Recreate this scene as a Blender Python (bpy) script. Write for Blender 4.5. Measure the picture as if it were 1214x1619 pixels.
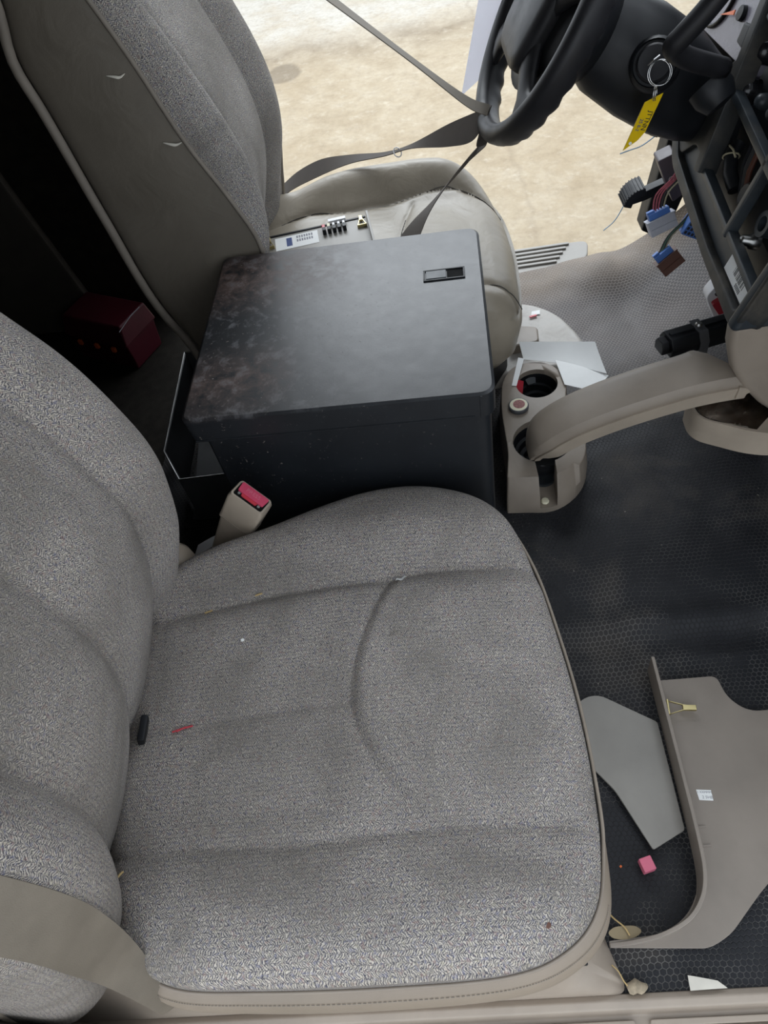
import bpy, bmesh, math, random
import numpy as np
from mathutils import Vector, Matrix, noise

random.seed(7)
for o in list(bpy.data.objects):
    bpy.data.objects.remove(o)
scene = bpy.context.scene
COL = scene.collection

# ------------------------------------------------------------------ camera
# X = forward in the truck, Y = from the passenger door to the driver door, Z = up
RIGHT = Vector((0.98889247, -0.03297295, -0.14492918))
UP = Vector((0.11500667, 0.78743586, 0.60557264))
BACK = Vector((0.09415492, -0.61551405, 0.78248151))
cd = bpy.data.cameras.new('camera')
cd.sensor_fit = 'VERTICAL'
cd.sensor_height = 36.0
cd.lens = 1150.0 / 1619.0 * 36.0
cd.clip_start = 0.01
cam = bpy.data.objects.new('camera', cd)
COL.objects.link(cam)
m = Matrix((RIGHT, UP, BACK)).transposed().to_4x4()
m.translation = Vector((0, 0, 1.25))
cam.matrix_world = m
scene.camera = cam

# ------------------------------------------------------------------ world and exposure
w = bpy.data.worlds.new('workshop_daylight')
scene.world = w
w.use_nodes = True
bg = w.node_tree.nodes['Background']
bg.inputs[0].default_value = (0.86, 0.925, 1.0, 1)
bg.inputs[1].default_value = 1.0
scene.view_settings.view_transform = 'Standard'
scene.view_settings.look = 'None'
scene.view_settings.gamma = 1.0
scene.view_settings.use_curve_mapping = False
scene.view_settings.exposure = 0.92
# unseen area light added beyond the driver's door for driver side and lid highlight
la = bpy.data.lights.new('added_fill_light', 'AREA')
la.shape = 'RECTANGLE'; la.size = 4.0; la.size_y = 2.2; la.energy = 120; la.color = (0.90, 0.955, 1.0)
lo_ = bpy.data.objects.new('added_fill_light', la)
COL.objects.link(lo_)
lo_.location = (0.1, 5.4, 3.9)
lo_.rotation_euler = (math.radians(-32), 0, 0)

# ------------------------------------------------------------------ material helpers
class NT:
    def __init__(s, name):
        s.mat = bpy.data.materials.new(name)
        s.mat.use_nodes = True
        s.t = s.mat.node_tree
        s.p = s.t.nodes['Principled BSDF']
    def n(s, typ, **kw):
        nd = s.t.nodes.new(typ)
        for k, v in kw.items():
            setattr(nd, k, v)
        return nd
    def put(s, sock, v):
        if v is None:
            return
        if isinstance(v, bpy.types.NodeSocket):
            s.t.links.new(v, sock)
        elif isinstance(v, (tuple, list)) and len(v) == 3 and len(sock.default_value) == 4:
            sock.default_value = (*v, 1)
        else:
            sock.default_value = v
    def math(s, op, a, b=None, c=None, clamp=False):
        nd = s.n('ShaderNodeMath', operation=op, use_clamp=clamp)
        for i, v in enumerate((a, b, c)):
            s.put(nd.inputs[i], v)
        return nd.outputs[0]
    def vm(s, op, a, b=None, out=0):
        nd = s.n('ShaderNodeVectorMath', operation=op)
        s.put(nd.inputs[0], a)
        if b is not None:
            if op == 'SCALE':
                s.put(nd.inputs[3], b)
            else:
                s.put(nd.inputs[1], b)
        return nd.outputs[out]
    def coord(s, which='Object'):
        return s.n('ShaderNodeTexCoord').outputs[which]
    def noise(s, vec, scale, detail=4, rough=0.55, dist=0.0, col=False):
        nd = s.n('ShaderNodeTexNoise')
        s.put(nd.inputs['Vector'], vec)
        nd.inputs['Scale'].default_value = scale
        nd.inputs['Detail'].default_value = detail
        nd.inputs['Roughness'].default_value = rough
        nd.inputs['Distortion'].default_value = dist
        return nd.outputs[1 if col else 0]
    def voro(s, vec, scale, out=0, feature='F1'):
        nd = s.n('ShaderNodeTexVoronoi', feature=feature)
        s.put(nd.inputs['Vector'], vec)
        nd.inputs['Scale'].default_value = scale
        return nd.outputs[out]
    def ramp(s, fac, lo, hi, a=0.0, b=1.0):
        nd = s.n('ShaderNodeMapRange')
        nd.clamp = True
        s.put(nd.inputs[0], fac)
        s.put(nd.inputs[1], lo); s.put(nd.inputs[2], hi)
        s.put(nd.inputs[3], a); s.put(nd.inputs[4], b)
        return nd.outputs[0]
    def mix(s, fac, a, b, blend='MIX'):
        nd = s.n('ShaderNodeMix', data_type='RGBA', blend_type=blend)
        s.put(nd.inputs[0], fac); s.put(nd.inputs[6], a); s.put(nd.inputs[7], b)
        return nd.outputs[2]
    def sep(s, v):
        nd = s.n('ShaderNodeSeparateXYZ')
        s.put(nd.inputs[0], v)
        return nd.outputs
    def comb(s, x, y, z=0.0):
        nd = s.n('ShaderNodeCombineXYZ')
        for i, v in enumerate((x, y, z)):
            s.put(nd.inputs[i], v)
        return nd.outputs[0]
    def bump(s, h, strength=0.3, dist=0.002, normal=None):
        nd = s.n('ShaderNodeBump')
        nd.inputs['Strength'].default_value = strength
        nd.inputs['Distance'].default_value = dist
        s.put(nd.inputs['Height'], h)
        if normal is not None:
            s.put(nd.inputs['Normal'], normal)
        return nd.outputs[0]
    def done(s, col=None, rough=None, metal=None, normal=None, spec=None):
        if col is not None: s.put(s.p.inputs['Base Color'], col)
        if rough is not None: s.put(s.p.inputs['Roughness'], rough)
        if metal is not None: s.put(s.p.inputs['Metallic'], metal)
        if normal is not None: s.put(s.p.inputs['Normal'], normal)
        if spec is not None: s.p.inputs['Specular IOR Level'].default_value = spec
        return s.mat

def plain(name, col, rough=0.5, metal=0.0, var=0.12, scale=25, bump=0.15, bscale=350, bdist=0.0006, spec=0.5, dirt=None, dirt_amt=0.5):
    t = NT(name)
    o = t.coord()
    n1 = t.noise(o, scale, 5)
    c = t.mix(t.ramp(n1, 0.3, 0.7), tuple(x * (1 - var) for x in col), tuple(min(1, x * (1 + var)) for x in col))
    if dirt is not None:
        d = t.ramp(t.noise(o, scale * 0.45, 8, 0.65, 0.6), 0.5, 0.75, 0, dirt_amt)
        c = t.mix(d, c, dirt)
    r = t.ramp(n1, 0.3, 0.7, max(0.02, rough - 0.06), min(1, rough + 0.08))
    nrm = t.bump(t.noise(o, bscale, 2), bump, bdist) if bump > 0 else None
    return t.done(c, r, metal, nrm, spec)

def fabric(name, light, dark, wstrip=0.0052, per=0.0028):
    t = NT(name)
    uv = t.coord('UV')
    o = t.coord()
    dn = t.vm('SUBTRACT', t.noise(uv, 190, 3, col=True), (0.5, 0.5, 0.5))
    p = t.vm('ADD', uv, t.vm('SCALE', dn, 0.0075))
    x, y, z = t.sep(p)
    k = t.math('DIVIDE', y, wstrip)
    fr = t.math('FRACT', k)
    sgn = t.math('SUBTRACT', 1.0, t.math('MULTIPLY', t.math('MODULO', t.math('FLOOR', t.math('ADD', k, 1000)), 2), 2.0))
    ph = t.math('DIVIDE', t.math('ADD', x, t.math('MULTIPLY', sgn, t.math('MULTIPLY', fr, wstrip * 0.8))), per)
    s1 = t.math('ADD', t.math('MULTIPLY', t.math('SINE', t.math('MULTIPLY', ph, 6.28318)), 0.5), 0.5)
    e = t.math('ABSOLUTE', t.math('SUBTRACT', fr, 0.5))
    s2 = t.ramp(e, 0.34, 0.5, 1.0, 0.35)
    yarn = t.math('MULTIPLY', s1, s2)
    fib = t.noise(uv, 900, 2)
    yarn2 = t.math('ADD', t.math('MULTIPLY', yarn, 0.66), t.math('MULTIPLY', fib, 0.55))
    f = t.ramp(yarn2, 0.33, 0.76)
    c = t.mix(f, dark, light)
    c = t.mix(t.ramp(t.noise(uv, 330, 2), 0.42, 0.64, 0.0, 0.36), c, tuple(q * 1.3 for q in dark))
    c = t.mix(t.ramp(t.noise(uv, 410, 2), 0.52, 0.66, 0.0, 0.36), c, light)
    # differently dyed yarns
    hue = t.noise(uv, 240, 1, col=True)
    hx, hy, hz = t.sep(hue)
    c = t.mix(t.ramp(hx, 0.56, 0.68, 0, 0.45), c, (0.16, 0.17, 0.27))
    c = t.mix(t.ramp(hy, 0.60, 0.70, 0, 0.35), c, (0.30, 0.17, 0.15))
    c = t.mix(t.ramp(hz, 0.58, 0.70, 0, 0.30), c, (0.46, 0.43, 0.30))
    # worn, soiled patches
    soil = t.ramp(t.noise(o, 5.5, 6, 0.6, 0.4), 0.42, 0.66, 0, 0.62)
    c = t.mix(soil, c, (0.15, 0.138, 0.122))
    spots = t.ramp(t.noise(o, 26, 3), 0.68, 0.76, 0, 0.35)
    c = t.mix(spots, c, (0.12, 0.10, 0.08))
    nrm = t.bump(yarn2, 0.75, 0.0011)
    return t.done(c, 0.92, 0, nrm, 0.25)

def vinyl(name, col, rough=0.42, crease=0.4):
    t = NT(name)
    o = t.coord()
    n1 = t.noise(o, 7, 5, 0.6)
    c = t.mix(t.ramp(n1, 0.3, 0.75), tuple(x * 0.86 for x in col), tuple(x * 1.08 for x in col))
    soil = t.ramp(t.noise(o, 16, 7, 0.65, 0.5), 0.55, 0.8, 0, 0.35)
    c = t.mix(soil, c, tuple(x * 0.55 for x in col))
    grain = t.voro(o, 620, 0)
    wr = t.noise(o, 14, 3, 0.5, 1.2)
    nrm = t.bump(grain, 0.12, 0.0006, t.bump(wr, crease, 0.006))
    return t.done(c, t.ramp(n1, 0.3, 0.7, rough - 0.06, rough + 0.1), 0, nrm, 0.5)

def rubber_mat(name):
    t = NT(name)
    o = t.coord()
    w_ = t.vm('SUBTRACT', t.noise(o, 6, 2, col=True), (0.5, 0.5, 0.5))
    p = t.vm('ADD', t.vm('SCALE', o, 1 / 0.0087), t.vm('SCALE', w_, 2.2))
    x, y, z = t.sep(p)
    R3 = math.sqrt(3)
    def cell(ox, oy):
        ax = t.math('SUBTRACT', t.math('MULTIPLY', t.math('FRACT', t.math('ADD', x, 500 + ox)), 1.0), 0.5)
        ay = t.math('SUBTRACT', t.math('MULTIPLY', t.math('FRACT', t.math('ADD', t.math('DIVIDE', y, R3), 500 + oy)), R3), R3 / 2)
        d2 = t.math('ADD', t.math('MULTIPLY', ax, ax), t.math('MULTIPLY', ay, ay))
        aax = t.math('ABSOLUTE', ax); aay = t.math('ABSOLUTE', ay)
        hd = t.math('MAXIMUM', aax, t.math('ADD', t.math('MULTIPLY', aax, 0.5), t.math('MULTIPLY', aay, R3 / 2)))
        return d2, hd
    d1, h1 = cell(0.0, 0.0)
    d2, h2 = cell(0.5, 0.5)
    sel = t.math('LESS_THAN', d1, d2)
    hd = t.math('ADD', t.math('MULTIPLY', sel, h1), t.math('MULTIPLY', t.math('SUBTRACT', 1.0, sel), h2))
    line = t.ramp(hd, 0.385, 0.46)
    n1 = t.noise(o, 5.5, 7, 0.62, 0.3)
    n2 = t.noise(o, 2.3, 4, 0.5)
    n3 = t.noise(o, 70, 5, 0.7)
    base = t.mix(t.ramp(n2, 0.35, 0.65), (0.011, 0.012, 0.0155), (0.019, 0.019, 0.022))
    ox, oy, oz = t.sep(o)
    # driver's side: walked-in dust plus its brighter light, both mixed into the colour
    dside = t.ramp(oy, 1.12, 1.5)
    dust_line_shade = t.ramp(t.math('ADD', n1, t.math('MULTIPLY', dside, 0.35)), 0.42, 0.66, 0.07, 1.0)
    dust_line_shade = t.math('MULTIPLY', dust_line_shade, t.ramp(t.math('ABSOLUTE', t.math('SUBTRACT', oy, 1.0)), 0.10, 0.38, 0.22, 1.0))  # dust lines dimmed around the tunnel to paint in the trim arm's shade
    c = t.mix(t.math('MULTIPLY', line, dust_line_shade), base, (0.17, 0.165, 0.158))
    film = t.ramp(n1, 0.52, 0.74, 0.0, 0.45)
    c = t.mix(film, c, (0.115, 0.098, 0.082))
    c = t.mix(t.math('MULTIPLY', dside, t.ramp(n1, 0.3, 0.68, 0.30, 0.72)), c, (0.205, 0.18, 0.168))
    edge = t.math('MULTIPLY', t.ramp(oy, 1.60, 1.72), t.ramp(n1, 0.3, 0.6, 0.5, 1.0))
    c = t.mix(edge, c, (0.33, 0.255, 0.18))
    c = t.mix(t.math('MULTIPLY', t.math('SUBTRACT', 1.0, line), t.math('MULTIPLY', dside, 0.50)), c, (0.045, 0.041, 0.044))
    c = t.mix(t.math('MULTIPLY', line, t.math('MULTIPLY', dside, 0.55)), c, (0.34, 0.31, 0.29))
    grit = t.ramp(t.noise(o, 130, 2), 0.735, 0.76)
    c = t.mix(t.math('MULTIPLY', grit, t.ramp(n1, 0.45, 0.6)), c, (0.35, 0.32, 0.27))
    hgt = t.math('ADD', t.math('MULTIPLY', line, -1.0), t.math('MULTIPLY', n3, 0.25))
    nrm = t.bump(hgt, 0.7, 0.0016)
    return t.done(c, t.ramp(n1, 0.3, 0.7, 0.45, 0.75), 0, nrm, 0.32)

def concrete(name):
    t = NT(name)
    o = t.coord()
    big = t.noise(o, 0.55, 6, 0.6, 0.4)
    mid = t.noise(o, 2.9, 9, 0.72, 0.15)
    fin = t.noise(o, 30, 6, 0.7)
    c = t.mix(t.ramp(big, 0.35, 0.68), (0.30, 0.235, 0.150), (0.385, 0.325, 0.235))
    c = t.mix(t.ramp(mid, 0.52, 0.72, 0, 0.55), c, (0.215, 0.16, 0.098))
    c = t.mix(t.ramp(mid, 0.5, 0.3, 0, 0.5), c, (0.44, 0.385, 0.295))
    ox, oy, oz = t.sep(o)
    # washed, greyer strip far from the truck
    wash = t.math('MULTIPLY', t.ramp(t.math('ADD', oy, t.math('MULTIPLY', big, 0.9)), 6.2, 6.7), t.ramp(mid, 0.36, 0.56, 0.25, 0.9))
    c = t.mix(wash, c, (0.47, 0.445, 0.395))
    band = t.math('MULTIPLY', t.ramp(t.math('ABSOLUTE', t.math('SUBTRACT', t.math('ADD', oy, t.math('MULTIPLY', big, 0.5)), 6.05)), 0.0, 0.32, 1, 0), t.ramp(mid, 0.4, 0.6, 0.2, 0.75))
    c = t.mix(band, c, (0.175, 0.135, 0.09))
    # oil stain
    sx = t.math('DIVIDE', t.math('ADD', ox, 0.815), 0.135)
    sy = t.math('DIVIDE', t.math('SUBTRACT', oy, 5.50), 0.17)
    dd = t.math('ADD', t.math('SQRT', t.math('ADD', t.math('MULTIPLY', sx, sx), t.math('MULTIPLY', sy, sy))), t.math('MULTIPLY', t.math('SUBTRACT', mid, 0.5), 0.9))
    c = t.mix(t.ramp(dd, 0.82, 1.02, 0.62, 0), c, (0.105, 0.078, 0.05))
    # hairline crack
    cx = t.math('ABSOLUTE', t.math('SUBTRACT', t.math('ADD', ox, t.math('MULTIPLY', t.noise(o, 5, 4), 0.12)), 0.60))
    c = t.mix(t.ramp(cx, 0.003, 0.02, 0.22, 0), c, (0.17, 0.125, 0.08))
    c = t.mix(t.ramp(t.noise(o, 9, 9, 0.75), 0.50, 0.68, 0, 0.38), c, (0.20, 0.155, 0.10))
    c = t.mix(t.ramp(t.noise(o, 11, 8, 0.75), 0.54, 0.7, 0, 0.45), c, (0.50, 0.45, 0.365))
    c = t.mix(t.ramp(fin, 0.45, 0.72, 0, 0.4), c, (0.205, 0.16, 0.105))
    return t.done(c, t.ramp(mid, 0.3, 0.7, 0.55, 0.85), 0, t.bump(fin, 0.2, 0.004), 0.4)

def box_paint(name):
    t = NT(name)
    o = t.coord()
    ox, oy, oz = t.sep(o)
    n1 = t.noise(o, 9, 6, 0.6, 0.3)
    n2 = t.noise(o, 34, 7, 0.7, 0.3)
    n3 = t.noise(o, 150, 4, 0.7)
    c = t.mix(t.ramp(n1, 0.3, 0.7), (0.007, 0.0085, 0.011), (0.013, 0.0155, 0.019))
    left = t.ramp(ox, 0.05, -0.2)                       # worn end of the lid, by the seat back
    topm = t.ramp(oz, -0.008, 0.0)
    far = t.ramp(t.math('ABSOLUTE', t.math('SUBTRACT', oy, 0.14)), 0.02, 0.11, 1, 0)
    near = t.math('MULTIPLY', t.ramp(t.math('ABSOLUTE', t.math('ADD', oy, 0.12)), 0.0, 0.09, 0.8, 0), t.ramp(ox, -0.06, -0.13))
    rust = t.math('MULTIPLY', t.math('MULTIPLY', t.math('ADD', t.math('MULTIPLY', far, left), near, clamp=True), topm), t.ramp(n2, 0.38, 0.62))
    c = t.mix(t.math('MULTIPLY', rust, 0.95), c, (0.16, 0.10, 0.08))
    scuff = t.math('MULTIPLY', t.ramp(n2, 0.52, 0.66), t.math('MULTIPLY', topm, t.ramp(ox, 0.05, -0.15, 0.10, 0.85)))
    c = t.mix(scuff, c, (0.12, 0.122, 0.13))
    chips = t.math('MULTIPLY', t.ramp(n3, 0.64, 0.70), t.ramp(ox, 0.1, -0.2, 0.22, 0.9))
    c = t.mix(chips, c, (0.19, 0.17, 0.15))
    stain = t.math('MULTIPLY', t.ramp(t.noise(o, 18, 4, 0.6, 1.5), 0.60, 0.66), t.math('MULTIPLY', topm, t.ramp(oy, 0.04, 0.1)))
    c = t.mix(t.math('MULTIPLY', stain, 0.5), c, (0.014, 0.013, 0.013))
    r = t.ramp(n2, 0.3, 0.75, 0.38, 0.43)
    r = t.math('ADD', r, t.math('MULTIPLY', rust, 0.28), clamp=True)
    r = t.math('ADD', r, t.math('MULTIPLY', t.math('MULTIPLY', left, topm), 0.12), clamp=True)
    pits = t.noise(o, 420, 3, 0.6)
    nrm = t.bump(pits, 0.10, 0.0006, t.bump(t.math('ADD', t.noise(o, 12, 2), t.math('MULTIPLY', chips, -0.3)), 0.25, 0.004))
    return t.done(c, r, 0, nrm, 0.55)

# palette -------------------------------------------------------------
M = {}
M['fabric'] = fabric('tweed_seat_cloth', (0.565, 0.515, 0.45), (0.070, 0.069, 0.084))
M['fabric2'] = fabric('tweed_seat_cloth_driver', (0.54, 0.505, 0.445), (0.080, 0.078, 0.09), 0.0052, 0.0029)
M['vinyl_skirt'] = vinyl('tan_seat_vinyl', (0.255, 0.21, 0.165), 0.5, 0.15)
M['vinyl_driver'] = vinyl('grey_beige_vinyl', (0.30, 0.262, 0.205), 0.38, 0.45)
M['vinyl_shaded'] = vinyl('grey_beige_vinyl_shaded', (0.135, 0.118, 0.094), 0.45, 0.35)  # driver seat vinyl again, darkened: shade of the side panel put into colour
M['piping'] = plain('taupe_piping', (0.20, 0.175, 0.145), 0.6)
M['seam'] = plain('dark_seam_thread', (0.05, 0.045, 0.04), 0.8)
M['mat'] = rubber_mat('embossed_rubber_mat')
M['concrete'] = concrete('stained_concrete')
M['boxpaint'] = box_paint('worn_black_paint')
M['black'] = plain('black_plastic', (0.009, 0.010, 0.012), 0.45, bump=0.2, spec=0.28)
M['black_soft'] = plain('black_wheel_skin', (0.014, 0.014, 0.016), 0.42, bump=0.3, bscale=700, bdist=0.0005, spec=0.3)
M['black_gloss'] = plain('black_gloss', (0.01, 0.01, 0.012), 0.18, bump=0)
M['slate'] = plain('slate_dash_plastic', (0.026, 0.032, 0.038), 0.38, spec=0.35, dirt=(0.10, 0.09, 0.075), dirt_amt=0.35)
M['dash_dusty'] = plain('dusty_dash_plastic', (0.022, 0.023, 0.023), 0.5, spec=0.3, dirt=(0.13, 0.11, 0.085), dirt_amt=0.6, scale=14)
M['deep_black'] = plain('dark_duct', (0.006, 0.006, 0.006), 0.8, bump=0, spec=0.1)
M['beige'] = plain('beige_moulded_plastic', (0.375, 0.315, 0.25), 0.5, dirt=(0.22, 0.185, 0.15), dirt_amt=0.45, scale=12)
M['beige_dk'] = plain('taupe_moulded_plastic', (0.262, 0.220, 0.178), 0.48, dirt=(0.15, 0.125, 0.10), dirt_amt=0.5, scale=12)
M['greyplate'] = plain('grey_abs_panel', (0.29, 0.275, 0.25), 0.45, dirt=(0.2, 0.18, 0.16), dirt_amt=0.4, scale=9)
M['taupeplate'] = plain('taupe_abs_panel', (0.25, 0.215, 0.182), 0.45, dirt=(0.19, 0.165, 0.14), dirt_amt=0.4, scale=9)
M['basegrey'] = plain('flaking_grey_plastic', (0.40, 0.38, 0.35), 0.5, dirt=(0.20, 0.17, 0.14), dirt_amt=0.6, scale=45)
M['sill'] = plain('sill_plastic', (0.34, 0.285, 0.232), 0.42, dirt=(0.24, 0.20, 0.165), dirt_amt=0.5, scale=10)
M['white'] = plain('white_paper', (0.86, 0.87, 0.86), 0.8, var=0.03, bump=0)
def thin_paper(name, col):
    t = NT(name)
    t.done(col, 0.8, 0)
    tr = t.n('ShaderNodeBsdfTranslucent'); tr.inputs[0].default_value = (*col, 1)
    mx = t.n('ShaderNodeMixShader'); mx.inputs[0].default_value = 0.5
    t.t.links.new(t.p.outputs[0], mx.inputs[1]); t.t.links.new(tr.outputs[0], mx.inputs[2])
    t.t.links.new(mx.outputs[0], t.t.nodes['Material Output'].inputs[0])
    return t.mat
M['thin_white'] = thin_paper('thin_white_paper', (0.88, 0.88, 0.92))
M['thin_grey'] = thin_paper('thin_grey_card', (0.60, 0.60, 0.62))
M['whitepl'] = plain('white_plastic', (0.78, 0.78, 0.80), 0.4, var=0.03, bump=0)
M['ink'] = plain('black_ink', (0.02, 0.02, 0.025), 0.7, var=0, bump=0)
M['inkgrey'] = plain('grey_print', (0.25, 0.25, 0.28), 0.7, var=0, bump=0)
M['inkblue'] = plain('blue_print', (0.05, 0.08, 0.22), 0.7, var=0, bump=0)
M['belt'] = plain('grey_webbing', (0.175, 0.152, 0.122), 0.7, bump=0.5, bscale=900, bdist=0.0008, spec=0.3)
M['belt_dark'] = plain('dark_webbing', (0.085, 0.072, 0.062), 0.7, bump=0.5, bscale=900, bdist=0.0008, spec=0.3)
M['redbtn'] = plain('red_release_button', (0.62, 0.06, 0.13), 0.4, bump=0)
M['redbox'] = plain('maroon_plastic', (0.055, 0.006, 0.012), 0.45, spec=0.25)
M['orange'] = plain('orange_plastic', (0.7, 0.14, 0.03), 0.4, bump=0)
M['steel'] = plain('dull_steel', (0.36, 0.36, 0.35), 0.35, 1.0)
M['steel_dk'] = plain('dark_galvanised_steel', (0.075, 0.078, 0.084), 0.42, 0.0, spec=0.45, dirt=(0.03, 0.028, 0.025), dirt_amt=0.6)
M['brass'] = plain('yellow_zinc', (0.55, 0.47, 0.24), 0.32, 1.0)
M['chrome'] = plain('bright_metal', (0.75, 0.75, 0.74), 0.16, 1.0, bump=0)
M['rusty_chrome'] = plain('rusty_tin', (0.55, 0.50, 0.45), 0.22, 1.0, dirt=(0.16, 0.08, 0.035), dirt_amt=0.9, scale=40, bump=0)
M['yellow'] = plain('yellow_tag', (0.78, 0.52, 0.0), 0.4, var=0.05, bump=0)
M['blue'] = plain('blue_connector', (0.06, 0.17, 0.50), 0.4, bump=0)
M['ltgrey'] = plain('light_grey_connector', (0.45, 0.46, 0.52), 0.45, bump=0)
M['brown'] = plain('brown_connector', (0.095, 0.030, 0.014), 0.45, bump=0)
M['wire_pink'] = plain('pink_wire', (0.42, 0.10, 0.13), 0.5, bump=0)
M['wire_dark'] = plain('dark_wire', (0.03, 0.03, 0.03), 0.5, bump=0)
M['wire_tan'] = plain('tan_wire', (0.40, 0.36, 0.24), 0.5, bump=0)
M['wire_green'] = plain('green_wire', (0.05, 0.16, 0.09), 0.5, bump=0)
M['wire_blue'] = plain('light_blue_wire', (0.30, 0.46, 0.62), 0.5, bump=0)
M['red'] = plain('red_plastic', (0.52, 0.03, 0.05), 0.35, bump=0)
M['pink'] = plain('pink_rubber', (0.66, 0.16, 0.24), 0.7, bump=0.2)
M['leaf'] = plain('dry_leaf', (0.27, 0.215, 0.13), 0.8)
M['straw'] = plain('straw', (0.46, 0.33, 0.15), 0.8, bump=0)
M['stone'] = plain('crushed_gum', (0.33, 0.27, 0.19), 0.85, scale=120, var=0.35)
M['carpet'] = plain('dark_cab_carpet', (0.018, 0.016, 0.0135), 0.95, spec=0.08, scale=40, var=0.3, bump=0.6, bscale=500, bdist=0.003)
M['headliner'] = plain('roof_lining', (0.10, 0.095, 0.09), 0.95)
M['lens'] = plain('smoky_gauge_face', (0.16, 0.15, 0.18), 0.25, bump=0)
M['cream'] = plain('cream_plug', (0.74, 0.70, 0.52), 0.5, bump=0)
M['foam'] = plain('exposed_foam', (0.60, 0.57, 0.50), 0.9, bump=0)

# ------------------------------------------------------------------ mesh helpers
def V3(p): return Vector(p)

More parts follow.
